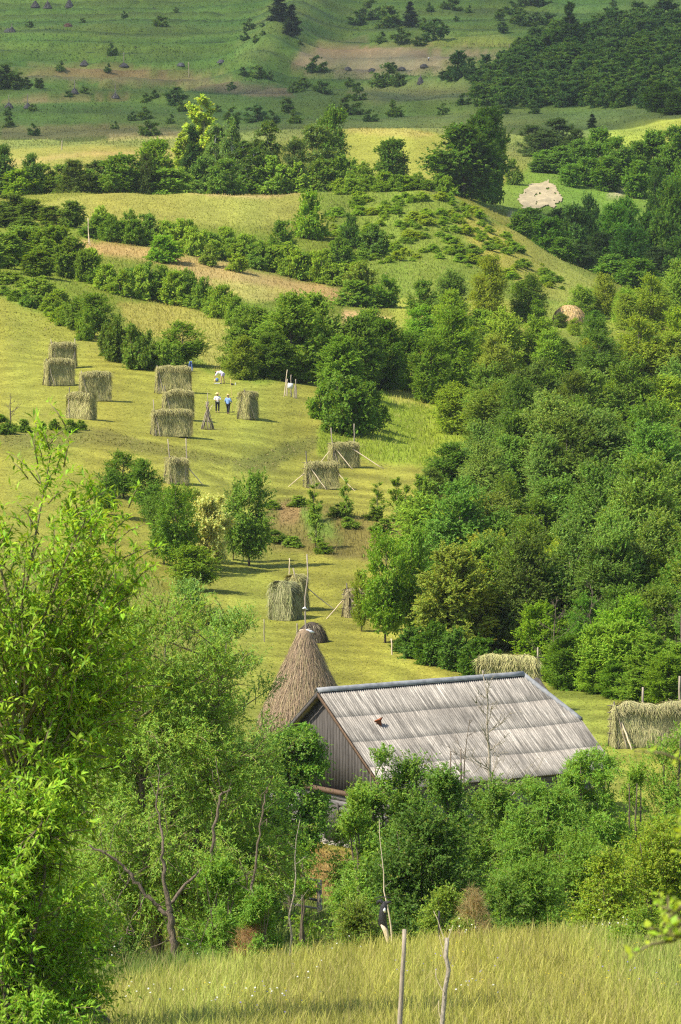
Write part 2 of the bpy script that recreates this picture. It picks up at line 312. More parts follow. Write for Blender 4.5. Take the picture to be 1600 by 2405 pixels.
# mowing swaths
sw = np.sin((GYY + GXX * .35 + fbm(GXX / 12, GYY / 25, 2, 8) * 26) * 2 * math.pi / 8.5); mm = (GH < .11) & (GYY > 175) & (GYY < 480)
GC[mm] *= (1 + .15 * sw[mm] * np.clip(1 + 2 * fbm(GXX / 20, GYY / 40, 2, 4)[mm], 0, 2))[:, None]; GC = np.clip(GC, .01, .75)
def ground_mat():
    m, t, b = new_mat('ground_grass'); tc = N(t, 'ShaderNodeTexCoord'); geo = N(t, 'ShaderNodeNewGeometry')
    cam_scale = []
    base = attr_col(t)
    for sc_, amt in ((2.2, .22), (.35, .16), (9, .25)):
        nzn = N(t, 'ShaderNodeTexNoise'); nzn.inputs['Scale'].default_value = sc_; nzn.inputs['Detail'].default_value = 6; nzn.inputs['Roughness'].default_value = .65
        mp = N(t, 'ShaderNodeMapping'); mp.inputs['Scale'].default_value = (1, .45, 1); t.links.new(geo.outputs['Position'], mp.inputs[0]); t.links.new(mp.outputs[0], nzn.inputs['Vector'])
        mr = N(t, 'ShaderNodeMapRange'); mr.inputs[1].default_value = .32; mr.inputs[2].default_value = .68; mr.inputs[3].default_value = 1 - amt; mr.inputs[4].default_value = 1 + amt
        t.links.new(nzn.outputs[0], mr.inputs[0]); s = N(t, 'ShaderNodeVectorMath', operation='SCALE'); t.links.new(base, s.inputs[0]); t.links.new(mr.outputs[0], s.inputs['Scale']); base = s.outputs[0]
    t.links.new(base, b.inputs['Base Color']); b.inputs['Roughness'].default_value = .9; b.inputs['Specular IOR Level'].default_value = .1
    bn = N(t, 'ShaderNodeTexNoise'); bn.inputs['Scale'].default_value = 5; bn.inputs['Detail'].default_value = 8; t.links.new(geo.outputs['Position'], bn.inputs['Vector'])
    bp = N(t, 'ShaderNodeBump'); bp.inputs['Strength'].default_value = .8; bp.inputs['Distance'].default_value = .12; t.links.new(bn.outputs[0], bp.inputs['Height']); t.links.new(bp.outputs[0], b.inputs['Normal'])
    return m
nj, ni = GZ.shape; idx = np.arange(nj * ni).reshape(nj, ni)
gf = np.stack([idx[:-1, :-1], idx[:-1, 1:], idx[1:, 1:], idx[1:, :-1]], -1).reshape(-1, 4)
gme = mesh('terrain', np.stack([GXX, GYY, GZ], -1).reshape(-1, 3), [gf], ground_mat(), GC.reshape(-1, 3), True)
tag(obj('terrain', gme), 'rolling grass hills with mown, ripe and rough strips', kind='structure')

# ---------------------------------------------------------------- grass blades as stuff
vis = np.minimum.accumulate(GPY, 0); vis = GPY <= vis + 25
def blades(name, label, mask, n, hmul, wmul, colf, lean=.6, power=1.0, straw=.3, seed=0, hmin=.05, hcol=None):
    g = np.random.default_rng(seed)
    area = np.abs((GPX[:-1, 1:] - GPX[:-1, :-1]) * np.maximum(GPY[:-1, :-1] - GPY[1:, :-1], 1.5)) ** power
    m = mask[:-1, :-1] & vis[:-1, :-1] & (GPX[:-1, :-1] > -60) & (GPX[:-1, :-1] < 1660); wgt = (area * m).ravel(); wgt /= wgt.sum()
    c = g.choice(len(wgt), n, p=wgt); j, i = np.divmod(c, ni - 1); a = g.random(n); b = g.random(n)
    Y = GY[j] + (GY[j + 1] - GY[j]) * a; u = GU[i] + (GU[i + 1] - GU[i]) * b; X = (u - 800) / F * Y; Z = ground(X, Y)
    H = np.maximum(GH[j, i], hmin) * g.uniform(.55, 1.35, n) * hmul; ang = g.random(n) * 2 * np.pi; ln = np.abs(g.normal(0, lean, n)) * H
    P = np.stack([X, Y, Z - .02], -1); D = np.stack([np.cos(ang), np.sin(ang), 0 * ang], -1); S = np.stack([-np.sin(ang), np.cos(ang), 0 * ang], -1)
    W = (wmul(Y) if callable(wmul) else wmul) * g.uniform(.6, 1.4, n); T = P + D * ln[:, None]; T[:, 2] += H
    Mid = P + D * (ln * .3)[:, None]; Mid[:, 2] += H * .55
    V = np.stack([P - S * W[:, None], P + S * W[:, None], Mid + S * W[:, None] * .9, T, Mid - S * W[:, None] * .9], 1).reshape(-1, 3)
    k = np.arange(n)[:, None] * 5; fq = k + np.array([[0, 1, 2, 4]]); ft = k + np.array([[4, 2, 3]])
    C = GC[j, i] * colf * g.uniform(.8, 1.3, (n, 1)); st = g.random(n) < straw; C[st] = C[st] * .35 + np.array([.42, .34, .14]) * .65 * g.uniform(.6, 1.2, (st.sum(), 1))
    return tag(obj(name, mesh(name, V, [fq, ft], M_grass, np.repeat(np.clip(C, 0, .8), 5, 0))), label, kind='stuff')
blades('meadow_grass', 'tall seeding meadow grass on the near slope', (GYY > 45) & (GYY < 116), 170000, .78, .0075, 1.15, .5, .8, .36, 1)
blades('rough_grass', 'rough green grass round the barn and gully', (GYY > 112) & (GYY < 330) & (GH > .1), 60000, 1.0, .018, 1.0, .7, .8, .15, 2)
blades('mown_grass', 'short mown grass on the hay fields', (GYY > 170) & (GYY < 500) & (GH <= .16), 110000, 1.0, lambda Y: Y * .00011, 1.05, 1.6, 1, .25, 3)
blades('bank_grass', 'long grass on the banks and slopes', (GYY > 330) & (GYY < 1000) & (GH > .16), 170000, .7, lambda Y: Y * .00006, 1.05, .9, 1, .12, 4)
blades('hill_grass', 'coarse grass on the far hillside', (GYY >= 960) & (GYY < 2400), 50000, .6, lambda Y: Y * .00009, 1.0, .8, 1, .06, 5)
def flowers():
    g = np.random.default_rng(12); V = []; C = []; Fq = []; o = 0
    sp = [((.8, .8, .75), 80, .017), ((.75, .6, .02), 90, .012), ((.3, .25, .6), 50, .013)]
    for col, n, r in sp:
        cl = [(g.uniform(100, 1600), g.uniform(70, 101)) for _ in range(max(8, n // 6))]
        for _ in range(n):
            cx, cyy = cl[g.integers(len(cl))]; p = on(cx + g.normal(0, 40), min(104, max(66, cyy + g.normal(0, 2)))); h = g.uniform(.35, .62)
            c = np.array([p.x, p.y, p.z + h]); nrm = unit(np.array([g.normal(0, .3), -.5 + g.normal(0, .3), 1.])); a = unit(np.cross(nrm, [1, 0, 0])); b = np.cross(nrm, a)
            an = np.arange(6) * math.pi / 3; V.append(c + r * (np.cos(an)[:, None] * a + np.sin(an)[:, None] * b)); Fq.append(np.arange(6)[None] + o); o += 6; C += [col] * 6
    tag(obj('wildflowers', mesh('wildflowers', np.concatenate(V), [np.concatenate(Fq)], M_grass, np.array(C))), 'white, yellow and blue wild flowers in the near meadow', kind='stuff')
flowers()

# ---------------------------------------------------------------- trees
def leaves_mesh(name, P, D, NRM, L, W, C, mat=M_leaf, bend=.12):
    S = unit(np.cross(D, NRM)); L = L[:, None]; W = W[:, None]; n = len(P)
    mid = P + D * L * .45 + NRM * L * bend * .5; tip = P + D * L - NRM * L * bend
    V = np.stack([P, mid + S * W * .5, tip, mid - S * W * .5], 1).reshape(-1, 3); f = np.arange(n)[:, None] * 4 + np.arange(4)[None]
    return mesh(name, V, [f], mat, np.repeat(C, 4, 0))
PROF = {'round': lambda t: np.clip(t + .05, 0, 1) ** .45 * np.clip(1.03 - t, 0, 1) ** .45 * 1.32, 'ovoid': lambda t: np.clip(t + .06, 0, 1) ** .35 * np.clip(1.02 - t, 0, 1) ** .56 * 1.36, 'dome': lambda t: np.clip(1.02 - t, 0, 1) ** .5 * (.75 + .25 * np.minimum(t * 4, 1)),
        'cone': lambda t: np.clip(1.03 - t, 0, 1) ** .95 * (.8 + .2 * np.minimum(t * 8, 1)), 'tall': lambda t: np.clip(t + .12, 0, 1) ** .4 * np.clip(1.02 - t, 0, 1) ** .55 * 1.35,
        'vase': lambda t: (.35 + .65 * t ** .7) * np.clip(1.05 - t, 0, 1) ** .35 * 1.2}
def make_tree(name, seed, H, W, h0, prof, nL, nT, nl, tlen, ll, lw, col, mat_trunk=M_bark, droop=.3, upright=.4, r0=None, yellow=.05, inner=.45, lean=(0, 0), limb_bend=.15, stems=1, spread=1.0, cvar=.25, vis_twigs=0.15, split=False):
    """returns (trunk mesh, crown mesh) for a tree of height H, crown width W whose crown begins at h0*H"""
    g = np.random.default_rng(seed); pf = PROF[prof]; R = W / 2
    t = g.random(nL * 6); w_ = pf(t) + .15; keep = g.random(len(t)) < w_ / w_.max(); t = t[keep][:nL]
    while len(t) < nL: t = np.concatenate([t, g.random(1)])
    ang = np.arange(nL) * 2.399963 + g.normal(0, .35, nL); lump = 1 + .22 * vnoise(ang * 1.3 + 5, t * 4, seed)
    rad = pf(t) * R * np.sqrt(g.uniform(inner ** 2, .95, nL)) * lump
    E = np.stack([np.cos(ang) * rad, np.sin(ang) * rad, H * (h0 + (1 - h0) * t * .97)], -1); leanv = np.array([lean[0], lean[1], 0.]) * H
    bs = []
    for s in range(stems):
        a = g.random() * 6.28; sp = 0 if stems == 1 else .16 * W; n = 9; tt = np.linspace(0, 1, n); top = np.array([math.cos(a) * sp, math.sin(a) * sp, H * (.88 if prof != 'vase' else .7)])
        P = top * tt[:, None] + leanv * (tt ** 1.2)[:, None]; P[1:, :2] += np.cumsum(g.normal(0, .008 * H, (n - 1, 2)), 0) * .8; P[:, :2] += (np.array([math.cos(a), math.sin(a)]) * (.0 if stems == 1 else .02 * W))
        bs.append(P)
    r0 = r0 or H * .016; paths = [(P, r0 * (1 - .86 * np.linspace(0, 1, 9) ** .8)) for P in bs]
    E += leanv * (E[:, 2:] / H) ** 1.2
    hb = E[:, 2] / H - np.linalg.norm(E[:, :2], axis=1) / H * (.35 + upright * .9); hb = np.clip(hb, h0 * .55 + .03, .84); B = np.empty((nL, 3)); own = g.integers(0, stems, nL)
    for k in range(nL): P = bs[own[k]]; q = np.clip(hb[k] / .88, 0, 1); B[k] = [np.interp(q, np.linspace(0, 1, 9), P[:, c]) for c in range(3)]
    Mid = B * .5 + E * .5; Mid[:, 2] += (limb_bend - .1) * np.linalg.norm(E - B, axis=1); Mid += g.normal(0, .02 * W, (nL, 3))
    def bez(k, s): s = s[:, None]; return B[k] * (1 - s) ** 2 + 2 * Mid[k] * s * (1 - s) + E[k] * s ** 2
    ss = np.linspace(0, 1, 5)
    for k in range(nL):
        P = bez(np.full(5, k), ss); ln = np.linalg.norm(E[k] - B[k]); paths.append((P, (r0 * .10 + ln * .008) * (1 - .8 * ss)))
    k = g.integers(0, nL, nT); s = g.uniform(.3, 1.05, nT) ** .8; O = bez(k, s) + g.normal(0, 1, (nT, 3)) * W * .028 * spread
    axis = np.zeros((nT, 3)); axis[:, 2] = H * (h0 + (1 - h0) * .45); axis += leanv * (O[:, 2:] / H); out = unit((O - axis) * np.array([1, 1, .8])); rd = unit(g.normal(0, 1, (nT, 3)))
    D = unit(out * .75 + rd * .8 + np.array([0, 0, upright])); TL = tlen * g.uniform(.5, 1.3, nT)
    tk = np.repeat(np.arange(nT), nl); ta = np.tile((np.arange(nl) + .5) / nl, nT) + g.normal(0, .06, nT * nl); ta = np.clip(ta, .02, 1.1)
    P = O[tk] + D[tk] * (TL[tk] * ta)[:, None]; P[:, 2] -= droop * TL[tk] * ta ** 2
    m = len(P); LD = unit(D[tk] * .7 + unit(g.normal(0, 1, (m, 3))) * .9 + np.array([0, 0, -droop * .6])); NR = unit(out[tk] * .35 + unit(g.normal(0, 1, (m, 3))) * .42 + np.array([-.25, -.15, .75])); NR = unit(NR - LD * (NR * LD).sum(1, keepdims=True))
    tw = g.uniform(1 - cvar * .6, 1 + cvar * .6, nT); C = np.array(col) * np.array([1.28, 1.38, .95]) * (tw[tk] * g.uniform(1 - cvar, 1 + cvar, m))[:, None]; C[:, 0] *= g.uniform(.8, 1.25, m)
    yl = g.random(m) < yellow * .4; C[yl] = C[yl] * .4 + np.array([.32, .28, .04]) * .5
    keep = P[:, 2] > .02 * H
    P, LD, NR, C = P[keep], LD[keep], NR[keep], C[keep]; m = len(P)
    cr = leaves_mesh(name + '_crown', P, LD, NR, ll * g.uniform(.6, 1.25, m), lw * g.uniform(.7, 1.25, m), np.clip(C, 0, 1))
    nt_ = int(nT * vis_twigs)
    for q in g.choice(nT, nt_, replace=False) if nt_ else ():
        a3 = np.array([0, .5, 1.]); Q = O[q] + D[q] * TL[q] * a3[:, None]; Q[:, 2] -= droop * TL[q] * a3 ** 2; paths.append((Q, np.array([.006, .005, .002]) * (H / 6 + .4)))
    if split:
        tr = [mesh(name + '_trunk', *tubes([q_], 8), mat_trunk, None, True) for q_ in paths[:stems]]; V, Fc = tubes(paths[stems:], 4); return tr, cr, H, mesh(name + '_branches', V, Fc, M_twig, None, True)
    V, Fc = tubes(paths, 5); tr = mesh(name + '_trunk', V, Fc, mat_trunk, None, True)
    return tr, cr, H, W
G1 = (.19, .265, .045); G2 = (.155, .23, .04); G3 = (.12, .19, .05); WIL = (.2, .28, .05)
LIB = {}
def lib(k, n, *a, **kw): LIB[k] = [make_tree(k, 100 * len(LIB) + i, *a, **kw) for i in range(n)]
#            n  H   W   h0  prof   nL  nT   nl tlen  ll   lw
lib('alder', 3, 13, 9, .06, 'ovoid', 80, 3200, 20, .9, .20, .16, G1, droop=.15, spread=1.5, upright=.6)
lib('round', 3, 12, 10, .03, 'round', 60, 2100, 12, 1.0, .38, .3, G2, droop=.2, spread=1.5)
lib('poplar', 1, 14, 5.5, .04, 'tall', 60, 1400, 12, .9, .34, .28, (.14, .19, .04), upright=.9, mat_trunk=M_pale_bark)
lib('lombardy', 1, 16, 4, .03, 'tall', 50, 1000, 12, 1.0, .38, .28, G3, upright=1.6)
lib('birch', 2, 13, 5.5, .15, 'tall', 45, 1300, 13, 1.1, .26, .2, (.085, .135, .035), mat_trunk=M_birch, droop=.9, upright=.2)
lib('spruce', 2, 14, 6, .04, 'cone', 90, 1700, 12, .7, .35, .13, (.028, .055, .022), droop=.35, upright=-.1, inner=.3)
lib('greywillow', 2, 11, 9, .03, 'dome', 60, 1500, 13, 1.1, .34, .16, (.10, .145, .055), droop=.4, upright=.5)
lib('shrub', 4, 3.5, 4, .0, 'dome', 30, 1100, 12, .5, .18, .14, G2, droop=.2, stems=3, upright=.6, spread=1.5)
lib('farshrub', 3, 5, 5, .0, 'dome', 14, 260, 8, .8, .5, .42, G3, droop=.2, stems=2, vis_twigs=0)
lib('fartree', 3, 11, 8, .05, 'round', 26, 520, 9, 1.3, .7, .55, G3, droop=.2, vis_twigs=0)
lib('fruit', 3, 7, 5, .2, 'round', 46, 1800, 14, .5, .14, .11, G1, droop=.2, upright=.6, spread=2)
lib('sapling', 2, 4, 1.4, .15, 'tall', 24, 420, 12, .4, .10, .08, G1, upright=1.0)
lib('wood', 4, 13, 8.5, .08, 'ovoid', 80, 5200, 20, .75, .16, .125, (.15, .215, .045), mat_trunk=M_pale_bark, spread=2.0, upright=.7, cvar=.35)
cols = {}
def put(kind, px, Y, top, width, label, cat='tree', group=None, name=None, tint=(1, 1, 1), base=None, v=None, rz=None, parts=('trunk', 'crown'), raise_=0):
    """kind of tree on the ground at column px and distance Y (or where the ground shows at row base); top row and width as the tree appears"""
    p = ray(px, base, *(Y if isinstance(Y, tuple) else (60, 3500))) if base is not None else on(px, Y)
    Ht = max(float(zy(top)) * p.y - p.z, .4); Wd = width * 1.15 / F * p.y; L = LIB[kind]; k = v if v is not None else random.randrange(len(L)); tr, cr, h, w_ = L[k % len(L)]
    e = empty(name or {'shrub': 'shrub', 'farshrub': 'shrub', 'spruce': 'spruce_tree', 'birch': 'birch_tree', 'poplar': 'poplar_tree', 'lombardy': 'poplar_tree', 'fruit': 'fruit_tree', 'sapling': 'sapling', 'wood': 'alder_tree', 'alder': 'alder_tree', 'greywillow': 'willow_tree'}.get(kind, 'tree'), p, label, cat, group, rz if rz is not None else random.random() * 6.28)
    e.location.z -= .05 * Ht * .3
    e.scale = (Wd / w_, Wd / w_, Ht / h)
    for nm, me in zip(parts, (tr, cr)):
        o = obj(nm, me, e); o.color = (*tint, 1)
    return e
random.seed(5)
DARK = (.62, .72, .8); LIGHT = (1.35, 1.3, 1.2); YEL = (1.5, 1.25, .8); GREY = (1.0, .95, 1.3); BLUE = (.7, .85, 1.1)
# bare earth scar: a sheet of soil lying on the slope with a torn edge
def scar():
    g = np.random.default_rng(5); nx_, ny_ = 90, 60; pts = [(a * K, b * K) for a, b in SCAR]; u = np.linspace(1185, 1330, nx_); v = np.linspace(415, 502, ny_); P = np.zeros((ny_, nx_, 3)); px_ = np.zeros((ny_, nx_)); py_ = px_.copy()
    Yc = np.exp(np.linspace(math.log(800), math.log(960), 400))
    for j in range(ny_):
        for i in range(nx_):
            X = xy_(u[i], v[j]) * Yc; h = ground(X, Yc) >= zy(v[j]) * Yc; k = int(np.argmax(h)) if h.any() else 399; P[j, i] = (X[k], Yc[k], float(ground(X[k], Yc[k])) + .15 + .15 * abs(vnoise(np.array([i / 14.]), np.array([j / 9.]), 3)[0])); px_[j, i] = u[i]; py_[j, i] = v[j]
    n1 = fbm(px_ / 14, py_ / 10, 4, 9) * 18; n2 = fbm(px_ / 14 + 50, py_ / 10, 4, 19) * 14; m = inpoly(px_ + n1, py_ + n2, pts) & (fbm(px_ / 9, py_ / 7, 3, 41) < .5)
    ix = np.arange(nx_ * ny_).reshape(ny_, nx_); ok = m[:-1, :-1] & m[1:, 1:] & m[:-1, 1:]; q = np.stack([ix[1:, :-1], ix[1:, 1:], ix[:-1, 1:], ix[:-1, :-1]], -1)[ok]
    c = np.array([.40, .325, .19]) * (1 + .35 * fbm(px_ / 10, py_ / 6, 4, 77))[..., None]; mt, t, b = new_mat('bare_soil'); o, nz = vary(t, attr_col(t), .2, 1.2); t.links.new(o, b.inputs['Base Color']); b.inputs['Roughness'].default_value = .95
    tag(obj('bare_soil', mesh('bare_soil', P.reshape(-1, 3), [q], mt, c.reshape(-1, 3), True)), 'pale bare eroded soil scar on the green slope', kind='structure')
scar()
# ---- labels told by what stands next to each thing
MARKS = {'the twin spruces': (675, 40), 'the harvested strip': (940, 150), 'the slender far poplar': (1338, 60), 'the white bare scar': (1262, 455),
 'the bright tall poplar': (473, 300), 'the two dark beeches': (1110, 360), 'the sunlit yellow field': (890, 330), 'the ripe golden strip': (480, 610), 'the knoll top': (1000, 450),
 'the orange haystack': (1337, 728), 'the uppermost hay rack': (147, 833), 'the three hay racks in line': (410, 940), 'the two walkers in straw hats': (522, 945), 'the white board': (678, 925),
 'the two braced hay racks': (780, 1090), 'the pole-topped haycone': (720, 1500), 'the barn roof': (1050, 1700), 'the rack behind the barn': (1195, 1570), 'the long hay rack': (1520, 1700),
 'the white-flowering tree': (480, 1230), 'the plank fence': (720, 2110), 'the charred stump': (897, 2150), 'the two meadow stakes': (990, 2260), 'the nearest willow': (40, 1700), 'the fork-trunked willow': (400, 2050),
 'the far haystack pair': (42, 240), 'the three hilltop haystacks': (120, 15), 'the brown belt haystacks': (245, 152)}
PENDING = []
def later(e, desc, px, py): PENDING.append((e, desc, px, py)); return e
ORD = ['', 'second', 'third', 'fourth', 'fifth', 'sixth', 'seventh', 'eighth', 'ninth', 'tenth', 'eleventh', 'twelfth'] + [f'{n}th' for n in range(13, 80)]
def settle_labels():
    b = {}
    for e, desc, px, py in PENDING:
        k = min(MARKS, key=lambda m: math.hypot(MARKS[m][0] - px, MARKS[m][1] - py)); mx, my = MARKS[k]; dx, dy = px - mx, py - my
        d = ('right of' if dx > 0 else 'left of') if abs(dx) > abs(dy) else ('below' if dy > 0 else 'above')
        b.setdefault((desc, d, k), []).append((math.hypot(dx, dy), e))
    for (desc, d, k), L in b.items():
        L.sort(key=lambda q: q[0])
        for n, (_, e) in enumerate(L): e['label'] = (f'{desc} {d} {k}' if len(L) == 1 else f'{desc}, nearest {d} {k}' if n == 0 else f'{desc}, {ORD[n]} nearest {d} {k}')
def T(kind, px, Y, top, width, desc, cat='tree', group=None, tint=(1, 1, 1), base=None, **kw):
    e = put(kind, px, Y, top, width, desc, cat, group, tint=tint, base=base, **kw); p = e.location
    gx, gy = proj(p.x, p.y, p.z); return later(e, desc, px, (top + gy) / 2)
def shrub(px, base, w, h=None, desc='dark shrub', kind='farshrub', tint=(1, 1, 1), group='shrubs scattered on the far hillside', yr=(900, 3500)):
    h = h or w * .75; p = ray(px, base, *yr); return T(kind, px, p.y, base - h, w, desc, 'shrub', group, tint)
# far hillside
SH = [(70, 64, 20), (293, 42, 18), (378, 62, 40), (193, 53, 14), (265, 130, 30), (414, 29, 14), (585, 72, 30), (576, 96, 24), (602, 100, 20), (618, 84, 16), (617, 64, 14), (140, 168, 28), (252, 169, 22), (543, 213, 22),
 (200, 220, 22), (362, 232, 24), (412, 246, 52), (342, 242, 26), (674, 264, 42), (310, 283, 24), (342, 281, 38), (353, 318, 54), (570, 180, 24), (605, 181, 44), (633, 187, 22), (743, 169, 48), (712, 214, 40), (690, 218, 30), (758, 218, 44), (77, 261, 22), (18, 271, 22),
 (640, 290, 40), (695, 290, 40), (706, 108, 14), (600, 285, 60), (270, 303, 20), (20, 300, 30), (80, 318, 30), (822, 206, 26), (843, 236, 36), (838, 215, 28), (895, 102, 30), (943, 102, 46), (1020, 95, 64), (912, 66, 66), (868, 46, 60), (838, 58, 40), (1000, 70, 30), (1040, 80, 30), (1204, 34, 40),
 (1222, 58, 50), (1258, 60, 40), (1290, 58, 44), (1175, 48, 34), (1065, 24, 44), (1012, 28, 24), (1040, 20, 20), (1441, 15, 18), (1448, 52, 30), (1488, 16, 16), (1243, 15, 60), (1275, 12, 50), (905, 205, 70), (940, 200, 44), (1090, 246, 34), (1205, 118, 22), (1130, 210, 26), (1128, 190, 20), (1148, 234, 46), (985, 108, 34), (1072, 50, 14),
 (1300, 78, 36), (1260, 82, 40), (1180, 78, 34), (1100, 30, 20), (1420, 78, 34), (1455, 75, 30), (930, 275, 50), (820, 270, 60), (870, 285, 36), (1040, 270, 30), (1180, 268, 30), (1253, 266, 26), (1310, 250, 26), (780, 270, 30), (920, 165, 24), (400, 290, 24), (430, 262, 30), (160, 228, 20), (545, 282, 40), (512, 262, 20)]
for i, (x, b, w_) in enumerate(SH):
    shrub(x, b, w_, w_ * (.8 if w_ > 30 else .95), 'small dark shrub' if w_ < 26 else 'dark shrub' if w_ < 42 else 'wide dark thicket', tint=[(1, 1, 1), (.8, .9, 1), (1.25, 1.2, 1)][i % 3])
for x, b, t_, w_ in [(12, 208, 152, 56), (38, 210, 168, 40), (62, 208, 182, 30), (92, 208, 182, 26), (0, 210, 165, 40)]: T('fartree', x, None, t_, w_, 'dark tree of the left clump', group='trees of the clump at the left edge of the far hill', base=b, Y_=0) if False else T('fartree', x, ray(x, b, 900).y, t_, w_, 'dark tree of the far left clump', group='trees of the clump at the left edge of the far hill')
for x, b, t_, w_ in [(655, 50, -25, 62), (686, 84, 6, 54), (964, 62, 0, 46), (1287, 138, 83, 40)]: T('spruce', x, ray(x, b, 900).y, t_, w_, 'dark conical spruce', group='spruces on the far hillside')
T('lombardy', 1338, ray(1338, 128, 900).y, 2, 46, 'tall slender dark poplar', tint=(.75, .85, .9)); T('lombardy', 1336, ray(1336, 126, 900).y, 12, 40, 'tall slender dark poplar', tint=(.75, .85, .9))
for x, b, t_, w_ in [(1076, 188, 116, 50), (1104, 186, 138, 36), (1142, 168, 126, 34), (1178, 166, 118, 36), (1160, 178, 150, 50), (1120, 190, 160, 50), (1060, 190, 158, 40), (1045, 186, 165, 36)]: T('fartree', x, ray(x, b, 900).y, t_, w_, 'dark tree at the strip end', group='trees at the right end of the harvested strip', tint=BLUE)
# far wood on the right
rw = random.Random(3); nW = 0
WOOD = [(1105, 225), (1150, 190), (1190, 150), (1230, 122), (1300, 100), (1360, 90), (1420, 55), (1460, 30), (1520, 15), (1620, 12), (1620, 240), (1480, 248), (1380, 250), (1240, 252), (1140, 240)]
yy = 70
while yy < 262:
    xx = 1110 + rw.random() * 30
    while xx < 1620:
        x = xx + rw.uniform(-10, 10); b = yy + rw.uniform(-5, 5)
        if inpoly(np.array([x]), np.array([b - 16.]), WOOD)[0] or inpoly(np.array([x]), np.array([b - 2.]), WOOD)[0]:
            s = rw.uniform(.8, 1.25); e = put('fartree', x, ray(x, b, 900).y, b - 48 * s, 46 * s, 'dense dark green tree in the far wood on the right', 'tree', 'trees of the far wood on the right', tint=[(1, 1.15, 1.2), (1.2, 1.25, 1.25), (1.4, 1.4, 1.3), (.85, 1, 1.1)][rw.randrange(4)]); nW += 1
        xx += 27
    yy += 15
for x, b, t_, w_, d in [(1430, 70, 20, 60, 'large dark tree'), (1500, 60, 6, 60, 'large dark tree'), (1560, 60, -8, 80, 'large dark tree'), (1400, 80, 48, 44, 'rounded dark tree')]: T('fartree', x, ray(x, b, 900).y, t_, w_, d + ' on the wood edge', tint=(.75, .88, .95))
# second belt, about 750 m away
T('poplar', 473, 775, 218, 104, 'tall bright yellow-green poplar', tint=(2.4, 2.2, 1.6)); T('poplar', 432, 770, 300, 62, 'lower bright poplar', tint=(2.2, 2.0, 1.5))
T('spruce', 452, 760, 286, 76, 'dark spruce', tint=(1.4, 1.6, 1)); T('spruce', 552, 772, 262, 66, 'dark spruce', tint=(1.3, 1.5, 1.2)); T('birch', 508, 765, 282, 66, 'white-stemmed birch', tint=(1.5, 1.5, 1.3)); T('birch', 545, 758, 268, 50, 'white-stemmed birch', tint=(1.5, 1.5, 1.3))
T('birch', 628, 765, 276, 74, 'slim feathery birch', tint=(1.2, 1.2, 1)); T('birch', 575, 748, 325, 110, 'drooping birch', tint=(.95, 1.05, .9)); T('birch', 600, 742, 345, 80, 'drooping birch', tint=(1, 1.1, .9)); T('greywillow', 738, 752, 288, 160, 'broad grey-green willow', tint=(1.4, 1.4, 1.3)); T('greywillow', 690, 742, 325, 90, 'grey-green willow', tint=(.9, .95, .9))
T('round', 782, 805, 253, 92, 'round dark tree', tint=(.8, .9, .7)); T('round', 922, 790, 326, 92, 'round dark tree', tint=(.62, .75, .65))
T('round', 1090, 800, 298, 196, 'very dark broad beech', tint=(.58, .72, .62)); T('round', 1146, 822, 250, 108, 'very dark tall beech', tint=(.6, .72, .64)); T('round', 1128, 812, 280, 120, 'very dark beech', tint=(.56, .7, .6))
for x, t_, w_, tn in [(425, 395, 70, (1.2, 1.2, 1)), (485, 370, 90, (.8, .9, 1)), (530, 375, 90, (.9, 1, 1)), (640, 370, 100, (1.2, 1.25, 1)), (700, 385, 90, (1.3, 1.3, .9)), (760, 375, 110, (.8, .85, .9)), (810, 370, 100, (.9, 1, .9)), (850, 385, 80, (1.1, 1.1, .8)), (590, 400, 80, (1, 1.1, .8)), (900, 405, 80, (1.3, 1.3, .8)), (960, 415, 70, (1.2, 1.2, .8)), (650, 410, 60, (1.5, 1.4, .8))]:
    T('shrub', x, 735 + random.random() * 8, t_, w_, 'bush at the belt foot', 'shrub', 'bushes at the foot of the tree belt', tint=tn)
T('round', 366, 722, 327, 100, 'round bright green tree', tint=(1.15, 1.2, .8)); T('round', 392, 715, 395, 116, 'low round green tree', tint=(1, 1.1, .8))
for x, t_, w_, kd, tn in [(285, 362, 110, 'round', (.9, 1, .8)), (330, 380, 90, 'round', (.8, .9, .7)), (232, 374, 120, 'greywillow', (.8, .85, .5)), (175, 372, 100, 'greywillow', (.9, .9, .5)), (155, 385, 80, 'round', (.9, .95, .9)), (100, 388, 90, 'round', (1, 1, .8)), (75, 365, 60, 'round', (.7, .8, .8)), (45, 400, 90, 'round', (1.4, 1.4, .8)), (8, 345, 70, 'round', (.6, .7, .8)), (5, 400, 90, 'round', (1.4, 1.4, .7)), (265, 410, 90, 'round', (.9, 1, .7)), (345, 355, 60, 'greywillow', (.8, .8, .5)), (-30, 390, 90, 'round', (1, 1, 1)), (205, 400, 90, 'round', (.75, .85, .7))]:
    T(kd, x, 712 + random.random() * 14, t_, w_, 'bushy belt tree' if kd == 'round' else 'grey willow behind the meadow', group='trees of the belt behind the upper meadow', tint=tn)
for x, t_, w_, Y in [(1250, 290, 90, 965), (1310, 274, 120, 970), (1352, 300, 70, 965), (1280, 310, 110, 955)]: T('greywillow', x, Y, t_, w_, 'grey-green thicket tree', tint=(.6, .7, .55))
T('spruce', 1391, 1040, 265, 30, 'small pointed spruce', tint=(1.4, 1.5, 1.1)); T('shrub', 1205, 890, 375, 44, 'small pale bush', 'shrub')
